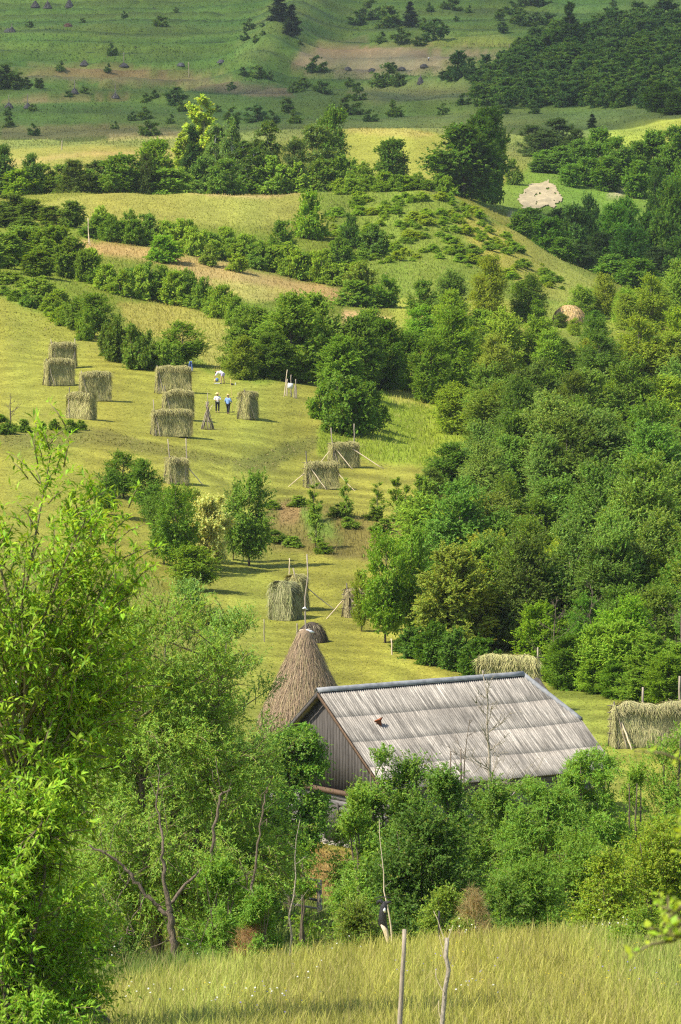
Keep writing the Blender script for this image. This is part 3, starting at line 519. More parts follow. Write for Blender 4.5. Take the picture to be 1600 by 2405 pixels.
for x, t_, w_, Y, tn in [(1285, 352, 80, 925, 1), (1320, 345, 80, 915, .8), (1360, 330, 70, 920, .8), (1405, 305, 90, 925, .9), (1450, 325, 90, 905, .85), (1495, 335, 80, 915, .7), (1540, 310, 100, 925, .8), (1590, 300, 100, 915, .8), (1380, 370, 80, 900, .9), (1500, 380, 80, 890, .9), (1340, 385, 60, 895, 1), (1270, 372, 60, 915, .7), (1430, 370, 90, 895, .8), (1560, 370, 80, 900, .7)]:
    T('round', x, Y, t_, w_, 'dark tree above the scar', group='dark bushy trees on the bank above the scar', tint=(.95 * tn, 1.15 * tn, 1.0 * tn))
T('round', 1552, 1085, 195, 92, 'big round dark tree', tint=(.6, .75, .5)); T('round', 1590, 1060, 252, 90, 'round dark tree', tint=(.6, .75, .6)); T('round', 1585, 1070, 215, 60, 'round dark tree', tint=(.6, .7, .5))
T('shrub', 1545, 850, 395, 70, 'rounded green bush', 'shrub', tint=(.7, .85, .9)); T('shrub', 1600, 840, 400, 90, 'rounded bright bush', 'shrub', tint=(1.3, 1.4, .8))
# shaded gully behind the knoll
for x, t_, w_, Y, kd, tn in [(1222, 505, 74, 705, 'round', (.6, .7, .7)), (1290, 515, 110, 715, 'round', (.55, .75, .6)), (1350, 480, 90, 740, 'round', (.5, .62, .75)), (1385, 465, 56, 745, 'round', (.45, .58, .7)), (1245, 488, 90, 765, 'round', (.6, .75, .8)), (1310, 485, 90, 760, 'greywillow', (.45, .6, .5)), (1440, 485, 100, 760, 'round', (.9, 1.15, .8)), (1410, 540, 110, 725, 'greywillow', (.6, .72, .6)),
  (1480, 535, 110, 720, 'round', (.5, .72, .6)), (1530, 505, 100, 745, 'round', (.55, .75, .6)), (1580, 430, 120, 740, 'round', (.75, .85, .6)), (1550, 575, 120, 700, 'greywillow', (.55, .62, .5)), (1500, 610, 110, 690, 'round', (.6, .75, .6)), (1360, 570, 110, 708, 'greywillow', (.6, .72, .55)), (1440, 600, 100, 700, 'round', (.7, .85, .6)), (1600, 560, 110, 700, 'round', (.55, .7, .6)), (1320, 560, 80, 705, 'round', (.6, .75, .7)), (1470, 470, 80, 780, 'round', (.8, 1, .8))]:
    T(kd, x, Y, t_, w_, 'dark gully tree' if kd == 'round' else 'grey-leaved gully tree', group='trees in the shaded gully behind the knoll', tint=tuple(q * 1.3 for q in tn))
# left slope
for x, t_, w_, Y, tn in [(30, 455, 90, 640, .7), (75, 470, 80, 635, .8), (120, 485, 70, 630, .8), (168, 474, 78, 625, .85), (-10, 480, 90, 625, .8), (60, 510, 70, 615, .9), (20, 500, 80, 620, .7), (110, 520, 60, 610, .9)]: T('round', x, Y, t_, w_, 'dark upper left tree', group='dark trees on the upper left slope', tint=(tn, tn, tn * .8))
for x, t_, w_, Y, tn in [(60, 530, 130, 560, 1), (125, 535, 130, 555, 1.05), (165, 560, 90, 548, .9), (15, 550, 110, 550, 1.1), (-30, 560, 100, 540, 1), (200, 590, 60, 545, .9), (90, 590, 90, 540, .9)]: T('round', x, Y, t_, w_, 'big bush on the left slope', group='big bushes on the left slope', tint=(tn, tn, tn * .7))
for x, t_, w_, Y in [(95, 650, 80, 522), (62, 655, 60, 525), (25, 640, 70, 530), (140, 680, 60, 505), (0, 640, 60, 528), (118, 690, 50, 500)]: T('shrub', x, Y, t_, w_, 'pale green bush', 'shrub', 'pale bushes above the mown field', tint=(1.35, 1.25, 1))
T('fruit', 222, 478, 690, 110, 'dark tree with a short bare trunk', tint=(.75, .85, .7), raise_=0); T('fruit', 430, 446, 756, 128, 'wide bushy tree', tint=(.85, .95, .7))
for x, t_, w_, b, tn in [(180, 700, 60, 775, .9), (275, 745, 70, 850, .7), (318, 765, 80, 868, .85), (350, 780, 60, 866, .8), (385, 800, 60, 870, 1.1), (405, 810, 50, 872, 1.2), (155, 715, 50, 765, 1), (255, 760, 60, 838, .7), (200, 730, 50, 800, 1.1)]: T('shrub', x, ray(x, b, 400).y, t_, w_, 'bush above the mown field', 'shrub', 'bushes along the top of the mown field', tint=(tn, tn, tn * .8))
def hedge(pts, n, h, w_, yr, desc, group, tints, kind='shrub', seed=0, jit=6):
    g = random.Random(seed); xs = [p[0] for p in pts]; ys = [p[1] for p in pts]
    for k in range(n):
        x = xs[0] + (xs[-1] - xs[0]) * (k + .5) / n + g.uniform(-jit, jit); b = float(np.interp(x, xs, ys)) + g.uniform(-jit, jit) * .8; hh = g.uniform(*h); tn = g.choice(tints)
        T(kind, x, ray(x, b, *yr).y, b - hh, g.uniform(*w_), desc, 'shrub', group, tint=tn)
TI = [(1, 1.05, .75), (1.25, 1.2, .8), (1.5, 1.4, .9), (.85, .95, .7)]
hedge([(195, 650), (270, 688), (370, 705), (450, 722), (540, 755), (600, 800)], 26, (38, 85), (44, 78), (440, 640), 'bush of the lower hedge', 'bushes of the hedge below the ripe golden strip', TI, seed=2)
hedge([(215, 560), (330, 572), (430, 592), (560, 615), (700, 655), (800, 668)], 30, (40, 78), (44, 74), (480, 680), 'bush of the upper hedge', 'bushes of the hedge above the ripe golden strip', TI, seed=3)
hedge([(430, 575), (560, 590), (700, 620), (840, 660)], 16, (28, 55), (44, 70), (500, 690), 'bush of the hindmost hedge', 'second line of bushes above the golden strip', TI, seed=4, jit=10)
hedge([(790, 455), (900, 448), (980, 440), (1060, 452)], 12, (18, 40), (40, 66), (560, 720), 'bush along the knoll crest', 'bushes along the knoll crest', [(1.2, 1.2, .7), (1, 1.05, .7), (1.4, 1.3, .8)], seed=5, jit=4)
hedge([(0, 690), (60, 715), (160, 760)], 6, (20, 40), (36, 60), (440, 640), 'low bush at the field corner', 'low bushes at the field corner', TI, seed=9)
for x, t_, b, w_, tn in [(382, 553, 614, 90, (1.1, 1.3, .8)), (492, 575, 623, 46, (1.2, 1.1, .9)), (557, 597, 638, 58, (1.5, 1.35, .8)), (730, 452, 560, 84, (1.25, 1.3, .8)), (850, 615, 690, 96, (1.25, 1.1, 1.1)), (835, 660, 720, 110, (.9, 1, .7)), (905, 650, 720, 80, (.8, .95, .7)), (822, 505, 580, 50, (.55, .7, .7)), (880, 530, 600, 80, (.65, .75, .65)), (800, 560, 620, 60, (.8, .9, .7)), (995, 660, 740, 80, (.8, .9, .8)), (660, 520, 600, 70, (.8, .9, .7))]:
    T('shrub', x, ray(x, b, 470, 720).y, t_, w_, 'free-standing leafy bush', 'shrub', tint=tn)
gk = random.Random(8); KN = [(790, 470), (900, 455), (1080, 470), (1190, 560), (1330, 660), (1330, 690), (1200, 680), (1080, 620), (900, 620), (800, 640), (770, 560)]
n = 0
while n < 240:
    x = gk.uniform(740, 1400); b = gk.uniform(440, 720)
    if inpoly(np.array([x]), np.array([b]), KN)[0]:
        s = gk.uniform(18, 50) * gk.choice([.6, .8, 1]); put('shrub', x, ray(x, b, 540, 720).y, b - s * .48, s, 'low bush in the scrub that covers the knoll', 'bush', 'low bushes of the scrub on the knoll', name='bush', tint=gk.choice([(1.3, 1.35, .8), (1.6, 1.5, .9), (1.1, 1.15, .8), (1.4, 1.45, .9), (1.8, 1.5, .9)])); n += 1
# trees round the board and the slope behind the walkers
for x, Y, t_, w_, tn, d in [(690, 436, 690, 190, (1, 1.05, .9), 'spreading tree'), (600, 445, 720, 150, (.8, .85, .7), 'spreading dark tree'), (740, 440, 690, 150, (1.05, 1.1, .9), 'spreading tree'), (640, 432, 780, 120, (.6, .7, .6), 'small dark tree'), (560, 445, 770, 100, (1, 1, .9), 'small tree'),
  (650, 442, 735, 150, (.9, 1, .8), 'spreading tree'), (800, 428, 790, 130, (.8, .95, .6), 'leafy tree'), (845, 440, 740, 140, (.7, .8, .6), 'leafy dark tree'), (900, 445, 750, 150, (.6, .75, .55), 'leafy dark tree'), (960, 450, 780, 130, (.6, .75, .5), 'leafy dark tree'), (1010, 440, 790, 120, (.8, .9, .6), 'leafy tree'), (870, 470, 725, 120, (.9, 1, .7), 'leafy tree'), (570, 430, 790, 90, (1.1, 1, 1), 'small pale tree'), (1060, 455, 720, 150, (.9, 1, .6), 'leafy tree')]:
    T('alder', x, Y, t_, w_, d, tint=tn)
for x, b, t_, w_, tn in [(820, 1020, 890, 130, (.65, .75, .55)), (865, 1005, 900, 80, (.6, .7, .5)), (790, 990, 880, 90, (.8, .9, .6)), (840, 1015, 930, 110, (.9, .95, .7)), (760, 985, 895, 70, (1, 1.1, .8)), (900, 990, 950, 40, (1.2, 1.1, .8))]: T('shrub', x, ray(x, b, 370, 460).y, t_, w_, 'dense bush by the tall grass', 'shrub', 'dense bushes at the edge of the tall grass', tint=tn)
for x, b, w_ in [(100, 1008, 24), (128, 1010, 34), (165, 1016, 40), (190, 1010, 30), (8, 1020, 60), (55, 1015, 40)]: T('shrub', x, ray(x, b, 340, 420).y, b - w_ * .75, w_, 'low bush on the terrace edge', 'shrub', 'low bushes on the terrace edge', tint=(.9, .95, .7))
for x, b, t_, w_ in [(738, 1225, 1130, 36), (812, 1218, 1118, 32), (742, 1290, 1180, 40), (888, 1222, 1128, 36), (932, 1240, 1118, 44), (955, 1250, 1135, 40), (985, 1270, 1110, 60), (1005, 1290, 1120, 50)]: T('sapling', x, ray(x, b, 270, 420).y, t_, w_, 'slim young tree', 'sapling', 'slim young trees on the bank', tint=(.9, .95, .8))
for x, b, w_, tn in [(700, 1190, 50, 1.1), (800, 1212, 60, .6), (880, 1222, 50, .7), (650, 1275, 60, .9), (690, 1285, 50, 1.2), (760, 1300, 50, 1), (610, 1250, 60, .6), (640, 1195, 40, 1.2), (820, 1240, 50, 1.1), (900, 1250, 60, 1)]: T('shrub', x, ray(x, b, 290, 400).y, b - w_ * .5, w_, 'scrub bush on the bank', 'shrub', 'low scrub bushes on the rough bank', tint=(tn, tn, tn * .8))
# left trees round the lower field
FL = lib('flowering', 1, 6, 6, .15, 'ovoid', 50, 2400, 16, .5, .14, .13, (.36, .36, .16), droop=.1)
T('flowering', 492, 301, 1158, 130, 'white-flowering tree', tint=(1.2, 1.2, 1.2)); T('flowering', 440, 304, 1135, 100, 'half-flowering tree', tint=(.8, .95, .6)); T('fruit', 412, 297, 1125, 120, 'dark leaning tree', tint=(.7, .85, .6)); T('fruit', 385, 300, 1140, 90, 'dark tree', tint=(.6, .7, .6))
T('fruit', 585, 305, 1108, 130, 'round bushy tree', tint=(.75, .85, .75)); T('fruit', 548, 308, 1135, 60, 'round dark tree', tint=(.6, .7, .7)); T('fruit', 455, 287, 1285, 145, 'small open-crowned tree', tint=(.95, 1, .7))
for x, Y, t_, w_ in [(290, 330, 1062, 110), (340, 325, 1080, 90), (250, 320, 1100, 80), (360, 320, 1140, 80)]: T('fruit', x, Y, t_, w_, 'dense dark tree', tint=(.6, .75, .6))
T('fruit', 905, 262, 1225, 130, 'upright tree on two trunks', tint=(.85, 1, .7)); T('fruit', 965, 264, 1235, 120, 'upright dark-stemmed tree', tint=(.85, 1, .7)); T('alder', 1060, 258, 1275, 190, 'reddish-green bushy tree', tint=(1.05, .9, .9)); T('alder', 1120, 262, 1280, 160, 'bushy green tree', tint=(.95, 1, .8)); T('fruit', 850, 268, 1340, 60, 'thin young tree', tint=(1.1, 1, .9))
for x, b, t_, w_ in [(975, 1545, 1475, 90), (1020, 1562, 1465, 100), (1075, 1575, 1480, 110), (940, 1530, 1500, 50), (1130, 1590, 1500, 110)]: T('shrub', x, ray(x, b, 200, 290).y, t_, w_, 'dark low bush', 'shrub', 'dark low bushes under the wood edge', tint=(.5, .65, .5))
# the wood on the right
WD = [(1150, 560, 600, 220, 3), (1060, 520, 680, 170, 3), (1260, 560, 700, 140, 3), (1420, 570, 640, 130, 3), (1470, 560, 690, 170, 3), (1540, 575, 650, 160, 1), (1600, 570, 610, 170, 3), (1350, 545, 745, 150, 3),
 (1185, 480, 720, 200, 3), (1290, 475, 770, 210, 3), (1400, 480, 740, 200, 2), (1500, 475, 735, 220, 3), (1600, 480, 720, 210, 3), (1100, 470, 760, 150, 3),
 (1150, 415, 850, 190, 2), (1260, 410, 840, 210, 0), (1370, 415, 860, 200, 2), (1480, 410, 830, 220, 2), (1590, 415, 840, 210, 1), (1220, 390, 880, 150, 0),
 (1130, 350, 985, 170, 1), (1075, 345, 1060, 150, 2), (1210, 345, 1010, 170, 1), (1310, 350, 920, 220, 1), (1420, 345, 960, 210, 2), (1530, 350, 930, 240, 1), (1620, 345, 960, 200, 1), (1370, 360, 930, 150, 2),
 (1080, 295, 1120, 190, 2), (1180, 300, 1110, 210, 2), (1290, 295, 1140, 210, 2), (1400, 298, 1080, 230, 1), (1510, 296, 1060, 250, 1), (1610, 296, 1090, 220, 1),
 (1150, 262, 1250, 180, 2), (1230, 266, 1210, 200, 2), (1330, 262, 1230, 230, 1), (1440, 262, 1190, 240, 1), (1550, 260, 1200, 240, 1), (1625, 258, 1260, 200, 2),
 (1460, 248, 1370, 190, 2), (1560, 247, 1360, 210, 2)]
TW = [(.8, .9, .85), (1.2, 1.2, 1.35), (.95, 1.05, .9), (1.6, 1.5, .95)]
gw = random.Random(12)
for x, Y, t_, w_, c in WD:
    hpx = float(F * (-(ground((x - 800) / F * Y, Y)) / Y)) + YH - t_; wm = min(w_ * 1.0, hpx * .72, 190)
    for q_, (dx, dt) in enumerate(((0, 0), (-.42, gw.uniform(10, 55)), (.42, gw.uniform(10, 55)))):
        c2 = c if q_ == 0 else (c + gw.choice([0, 0, 1, 3])) % 4; tn = tuple(a * gw.uniform(.88, 1.12) for a in TW[c2]); T('wood', x + dx * w_, Y * (1 + gw.uniform(-.012, .02)), t_ + dt, wm * gw.uniform(.8, 1.1), ['dark', 'pale-topped', 'dense green', 'yellow-green'][c2] + ' wood tree', group='trees of the wood beyond the barn', tint=tn)
for x, Y, t_, w_ in [(1350, 243, 1480, 90), (1410, 242, 1460, 120), (1480, 241, 1490, 110), (1540, 238, 1480, 130), (1600, 236, 1500, 130), (1300, 246, 1500, 80), (1390, 241, 1540, 80), (1450, 239, 1540, 90), (1510, 236, 1560, 90), (1575, 234, 1570, 90), (1260, 250, 1440, 110), (1340, 244, 1555, 60)]:
    T('alder', x + random.uniform(-12, 12), Y, t_ + random.uniform(-35, 20), w_ * random.uniform(1, 1.5), 'low tree at the wood foot', group='low trees at the foot of the wood', tint=random.choice([(.7, .9, .6), (1.1, 1.2, .8), (.9, 1, .7), (.6, .75, .6)]))
# bare trees
def bare(name, px, Y, top, seed, label, col=M_pale_bark, spread=.45, nb=9, r0=.05, lean=0, sub=5, group=None, start=.2, rs=1):
    g = np.random.default_rng(seed); p = on(px, Y); H = float(zy(top)) * Y - p.z; e = empty(name, p, label, 'tree', group); n = 9; t = np.linspace(0, 1, n)
    P = np.stack([np.cumsum(g.normal(0, .015 * H, n)) + lean * H * t, g.normal(0, .01 * H, n), H * t], -1); P[0] = 0; tr = [(P, r0 * (1 - .85 * t))]; br = []
    for k in range(nb):
        q = start + (1 - start) * (k + g.random()) / nb; o = np.array([np.interp(q, t, P[:, c]) for c in range(3)]); a = g.random() * 6.28 if k % 2 else g.choice([0, 3.14]) + g.normal(0, .4); L = H * spread * (1.1 - q) * g.uniform(.6, 1.2)
        d = unit(np.array([math.cos(a), math.sin(a) * .8, g.uniform(.25, .9)])); s = np.linspace(0, 1, 6)[:, None]; Q = o + d * L * s + np.array([0, 0, L * .28]) * s ** 2 + np.cumsum(g.normal(0, .018 * L, (6, 3)), 0); br.append((Q, r0 * .42 * rs * (1 - q * .6) * (1 - .8 * s[:, 0])))
        for m in range(sub):
            f = g.uniform(.25, .95); o2 = Q[int(f * 5)]; d2 = unit(d + g.normal(0, .6, 3) + [0, 0, .4]); L2 = L * g.uniform(.2, .55); s2 = np.linspace(0, 1, 4)[:, None]; Q2 = o2 + d2 * L2 * s2 + np.cumsum(g.normal(0, .03 * L2, (4, 3)), 0); br.append((Q2, r0 * .16 * rs * (1 - .8 * s2[:, 0])))
            for _ in range(2): o3 = Q2[g.integers(1, 4)]; d3 = unit(d2 + g.normal(0, .7, 3)); s3 = np.linspace(0, 1, 3)[:, None]; br.append((o3 + d3 * L2 * .5 * s3, r0 * .08 * rs * (1 - .7 * s3[:, 0])))
    V, Fc = tubes(tr, 8); obj('trunk', mesh('bare_trunk', V, Fc, col, None, True), e); V, Fc = tubes(br, 5); obj('branches', mesh('bare_branches', V, Fc, col, None, True), e); return e
bare('bare_tree', 1150, 172, 1575, 4, 'leafless brown tree standing in front of the barn roof', M_pale_bark, .36, 16, .11, .0, 8, start=.38, rs=.8)
bare('bare_tree', 1105, 174, 1690, 14, 'small leafless tree with arching limbs before the roof', M_willow_bark, .5, 8, .06, .03, 4, start=.4)
bare('dead_tree', 24, 372, 925, 7, 'small dead bush-like tree at the left edge of the terrace', M_bark, .6, 8, .08, .05, 4)
bare('dead_sapling', 915, 108, 1925, 17, 'tall thin bare pale sapling rising above the charred stump', M_new_pole, .12, 5, .028, -.01, 1, start=.5)
bare('dead_sapling', 690, 110, 1925, 18, 'thin forked bare sapling in front of the plank fence', M_pale_bark, .22, 6, .035, .0, 2, start=.35)
for x, Y, t_, sd in [(1300, 246, 1400, 31), (1385, 250, 1370, 32), (1590, 240, 1380, 34)]: later(bare('dead_tree', x, Y, t_, sd, None, M_willow_bark, .45, 12, .06, 0, 6, 'dead trees at the wood edge'), 'grey dead tree at the wood edge', x, (t_ + 1580) / 2)
# near trees, each a mesh of its own
def near(name, px, Y, top, Wpx, label, seed, h0=.1, prof='dome', nL=60, nT=2000, nl=14, tlen=.5, ll=.1, lw=.02, col=WIL, mt=M_bark, **kw):
    p = on(px, Y); H = float(zy(top)) * Y - p.z; W = Wpx / F * Y; kw.setdefault('spread', 1.9 if name == 'shrub' else 1.0); tr, cr, _, br = make_tree(name, seed, H, W * NW, h0, prof, nL, int(nT * 1.5), nl, tlen, ll, lw * 1.2, tuple(c * (1.28 if name == 'shrub' else 1.42) for c in col), mt, split=True, **kw)
    e = empty(name, p, label, 'shrub' if 'shrub' in name or 'bush' in name else 'tree'); e.location.z -= .05; [obj('trunk', q_, e) for q_ in tr]; obj('branches', br, e); obj('crown', cr, e); return e
NW = 1.3
near('willow_tree', 60, 70, 1010, 640, 'nearest willow with long bright leaves filling the left edge', 901, h0=.12, prof='vase', nL=75, nT=1900, nl=15, tlen=.62, ll=.155, lw=.033, col=(.14, .215, .022), mt=M_birch, droop=.25, upright=.55, r0=.075, yellow=.06, inner=.2, spread=1.1, vis_twigs=.5, cvar=.35)
near('willow_bush', 40, 68.5, 1850, 400, 'bright leafy willow bush at the lower left corner', 902, h0=.02, prof='dome', nL=50, nT=1700, nl=14, tlen=.5, ll=.11, lw=.025, col=(.13, .215, .022), droop=.3, upright=.6, stems=3, vis_twigs=.4, cvar=.35)
fork = near('willow_tree', 395, 112, 1395, 600, 'broad fork-trunked willow with fine leaves and bare lower limbs', 903, h0=.22, prof='dome', nL=110, nT=5200, nl=17, tlen=.7, ll=.105, lw=.024, col=(.125, .19, .034), mt=M_willow_bark, droop=.35, upright=.4, stems=4, r0=.09, spread=1.0, inner=.4, vis_twigs=.25, yellow=.12)
near('willow_tree', 560, 150, 1420, 330, 'fine-leaved willow left of the haycone', 904, h0=.05, prof='dome', nL=60, nT=2600, nl=15, tlen=.7, ll=.11, lw=.03, col=(.12, .19, .05), droop=.3, upright=.8, stems=3, vis_twigs=.15)
near('willow_tree', 440, 165, 1360, 300, 'silvery-green willow thicket behind the fork-trunked willow', 905, h0=.03, prof='dome', nL=60, nT=2400, nl=15, tlen=.7, ll=.12, lw=.03, col=(.12, .19, .06), droop=.3, upright=.8, stems=3)
near('willow_tree', 290, 160, 1420, 320, 'tall willow thicket between the nearest and the fork-trunked willow', 906, h0=.03, prof='dome', nL=60, nT=2200, nl=15, tlen=.7, ll=.12, lw=.035, col=(.11, .17, .04), droop=.3, upright=.8, stems=3)
near('shrub', 210, 118, 1950, 320, 'dark bush under the left side of the fork-trunked willow', 907, h0=0, nL=40, nT=1900, nl=14, tlen=.5, ll=.09, lw=.03, col=(.06, .10, .02), stems=3)
near('shrub', 520, 105, 2020, 150, 'bright willow-leaved bush right of the forked trunk', 909, h0=0, nL=26, nT=900, nl=13, tlen=.4, ll=.10, lw=.022, col=(.11, .19, .03), stems=4, upright=.9)
near('shrub', 612, 103, 2070, 80, 'small bright bush beside the old stump pile', 910, h0=0, nL=16, nT=500, nl=12, tlen=.35, ll=.09, lw=.022, col=(.10, .18, .03), stems=4, upright=.9)
near('cherry_tree', 682, 160, 1690, 185, 'dark glossy-leaved tree hiding the left end of the barn', 911, h0=.36, prof='round', nL=60, nT=2200, nl=14, tlen=.55, ll=.13, lw=.05, col=(.075, .14, .02), droop=.55, upright=.1, r0=.1, stems=1, vis_twigs=.2, cvar=.4)
near('shrub', 715, 120, 1985, 80, 'thin leafy bush before the plank fence', 912, spread=.6, h0=.1, nL=12, nT=130, nl=11, tlen=.45, ll=.1, lw=.04, col=(.12, .2, .025), stems=3, upright=.5, vis_twigs=1)
near('shrub', 930, 140, 1740, 250, 'bright green bushy tree in front of the barn eave', 913, h0=.02, nL=60, nT=2600, nl=14, tlen=.55, ll=.085, lw=.045, col=(.10, .165, .028), stems=3, upright=.6, spread=1.1)
near('shrub', 1030, 136, 1690, 200, 'tall-topped bushy tree before the middle of the roof', 914, h0=.02, prof='cone', nL=50, nT=2400, nl=14, tlen=.5, ll=.08, lw=.045, col=(.085, .145, .028), stems=2, upright=.7)
near('shrub', 1000, 124, 1900, 300, 'dark dense bush behind the charred stump', 915, h0=0, nL=60, nT=3400, nl=14, tlen=.45, ll=.075, lw=.045, col=(.055, .10, .018), stems=3)
near('shrub', 860, 130, 1850, 150, 'yellow-green bush right of the barn door', 916, h0=.03, nL=30, nT=1300, nl=13, tlen=.45, ll=.085, lw=.04, col=(.12, .19, .03), stems=3)
near('willow_tree', 1385, 140, 1735, 200, 'willow rising over the right end of the roof', 917, h0=.05, prof='round', nL=50, nT=2200, nl=15, tlen=.55, ll=.11, lw=.024, col=(.12, .20, .035), droop=.6, stems=2)
near('willow_tree', 1255, 134, 1810, 250, 'full willow with a leaning dark trunk below the roof', 918, h0=.08, prof='round', nL=60, nT=3000, nl=15, tlen=.55, ll=.10, lw=.024, col=(.10, .17, .03), droop=.6, stems=2, r0=.12, lean=(.05, 0))
near('shrub', 1160, 138, 1830, 160, 'leafy bush under the bare tree', 919, h0=.02, nL=36, nT=1700, nl=14, tlen=.5, ll=.09, lw=.035, col=(.10, .165, .03), stems=3)
near('shrub', 1370, 122, 1960, 240, 'soft green willow scrub at the meadow edge', 920, h0=0, nL=50, nT=2600, nl=14, tlen=.5, ll=.09, lw=.022, col=(.11, .18, .028), stems=4, droop=.4)
near('shrub', 1240, 118, 2000, 190, 'willow scrub at the foot of the full willow', 921, h0=0, nL=40, nT=1900, nl=14, tlen=.45, ll=.09, lw=.022, col=(.105, .175, .03), stems=4, droop=.4)
near('shrub', 1580, 150, 1665, 240, 'tall leafy bush in front of the long hay rack', 922, h0=.02, nL=50, nT=2400, nl=14, tlen=.55, ll=.10, lw=.03, col=(.12, .20, .03), stems=4, upright=.9)
near('shrub', 1490, 146, 1780, 120, 'narrow bush between the roof corner and the tall bush', 923, h0=.02, nL=24, nT=1000, nl=13, tlen=.5, ll=.09, lw=.035, col=(.13, .20, .03), stems=3, upright=.9)
near('shrub', 1540, 112, 1930, 260, 'yellow-green bush with reddish tips at the right edge', 924, h0=0, nL=60, nT=3000, nl=13, tlen=.45, ll=.06, lw=.034, col=(.15, .20, .022), stems=4, yellow=.25)
near('shrub', 1440, 110, 2010, 170, 'yellow-green bush at the meadow corner', 925, h0=0, nL=40, nT=1900, nl=13, tlen=.4, ll=.06, lw=.034, col=(.15, .20, .022), stems=4, yellow=.2)
near('shrub', 1500, 95, 2140, 120, 'small dense bush standing out into the meadow', 926, h0=0, nL=24, nT=900, nl=12, tlen=.3, ll=.05, lw=.03, col=(.11, .165, .02), stems=3)
near('shrub', 1060, 107, 2080, 130, 'pale low bush left of the dead vine heap', 927, h0=0, nL=24, nT=900, nl=12, tlen=.35, ll=.055, lw=.03, col=(.13, .18, .03), stems=3)
near('shrub', 1180, 108, 2080, 150, 'low dark bush right of the dead vine heap', 928, h0=0, nL=26, nT=1100, nl=12, tlen=.35, ll=.07, lw=.03, col=(.08, .135, .025), stems=3)
near('shrub', 835, 106, 2120, 100, 'low tangled bush left of the charred stump', 929, h0=0, nL=26, nT=900, nl=12, tlen=.4, ll=.06, lw=.02, col=(.12, .165, .03), stems=4, vis_twigs=.8)
near('shrub', 600, 112, 1990, 110, 'slender-leaved bush left of the plank fence', 930, h0=0, nL=18, nT=500, nl=12, tlen=.4, ll=.09, lw=.025, col=(.09, .15, .025), stems=3, vis_twigs=.6)
near('fruit_tree', 1715, 21, 1580, 480, 'out-of-focus fruit tree reaching in from the right edge', 931, h0=.45, prof='dome', nL=40, nT=420, nl=9, tlen=.28, ll=.05, lw=.026, col=(.19, .25, .03), droop=.3, upright=.2, r0=.03, inner=.5, vis_twigs=1)
near('shrub', 1120, 146, 1830, 230, 'broad dark bush hiding the barn wall under the eave', 932, h0=0, nL=50, nT=2200, nl=14, tlen=.5, ll=.09, lw=.04, col=(.085, .14, .025), stems=4)
near('shrub', 850, 150, 1800, 150, 'light green bush at the front corner of the roof', 933, h0=0, nL=34, nT=1500, nl=14, tlen=.5, ll=.09, lw=.04, col=(.11, .17, .03), stems=3)
near('shrub', 1330, 150, 1850, 200, 'green bush under the right end of the roof', 934, h0=0, nL=40, nT=1800, nl=14, tlen=.5, ll=.1, lw=.03, col=(.09, .15, .028), stems=3)
near('shrub', 600, 150, 1760, 110, 'bush between the cherry-leaved tree and the willows', 935, h0=0, nL=34, nT=1400, nl=14, tlen=.5, ll=.1, lw=.04, col=(.09, .15, .028), stems=3)
near('shrub', 140, 100, 2060, 300, 'shaded bush behind the lower left willow bush', 936, h0=0, nL=40, nT=1800, nl=14, tlen=.45, ll=.08, lw=.03, col=(.07, .12, .022), stems=4)
for nm, x, Y, t_, w_, lb, sd, c_, ct in [('vine_heap', 1112, 104, 2082, 60, 'heap of dead brown vines over a post at the meadow edge', 951, (.20, .15, .10), 'vine heap'), ('stump_tangle', 590, 103, 2160, 70, 'tangle of dead reddish stump shoots at the meadow edge', 952, (.20, .12, .08), 'stump'), ('stump_tangle', 245, 104, 2195, 60, 'brown dead shoots at the meadow edge left of the forked trunk', 953, (.2, .15, .1), 'stump')]:
    q_ = near(nm, x, Y, t_, w_, lb, sd, h0=0, nL=20, nT=420, nl=7, tlen=.3, ll=.24, lw=.006, col=c_, droop=1.1, yellow=0, stems=2, upright=.3, vis_twigs=.3); q_['category'] = ct

# ---------------------------------------------------------------- hay
HAY1 = (.41, .365, .145); HAY2 = (.33, .235, .145)
def strands(name, P, D, L, Wd, C, NR=None):
    g = np.random.default_rng(len(P)); n = len(P); NR = unit(g.normal(0, 1, (n, 3)) + np.array([0, -.5, .6])) if NR is None else NR
    S = unit(np.cross(D, NR)); a = P; b = P + D * L[:, None] * .5 + NR * (L * .06)[:, None]; c = P + D * L[:, None]; c[:, 2] -= L * .12; W = Wd[:, None] * S
    V = np.stack([a - W, a + W, b + W, c, b - W], 1).reshape(-1, 3); k = np.arange(n)[:, None] * 5
    return V, [k + np.array([[0, 1, 2, 4]]), k + np.array([[4, 2, 3]])], np.repeat(C, 5, 0)
def haycol(g, n, base, var=.32):
    c = np.array(base) * g.uniform(1 - var, 1 + var, (n, 1)); k = g.random(n) < .3; c[k] *= np.array([.85, .95, .75]); k = g.random(n) < .10; c[k] = c[k] * .5 + np.array([.5, .44, .26]) * .5; return c
def join(parts):
    V, Q, Tn, C, o = [], [], [], [], 0
    for v, f, c in parts:
        for a in f: (Q if a.shape[1] == 4 else Tn).append(a + o)
        V.append(v); C.append(c); o += len(v)
    return np.concatenate(V), [np.concatenate(Q)] + ([np.concatenate(Tn)] if Tn else []), np.concatenate(C)
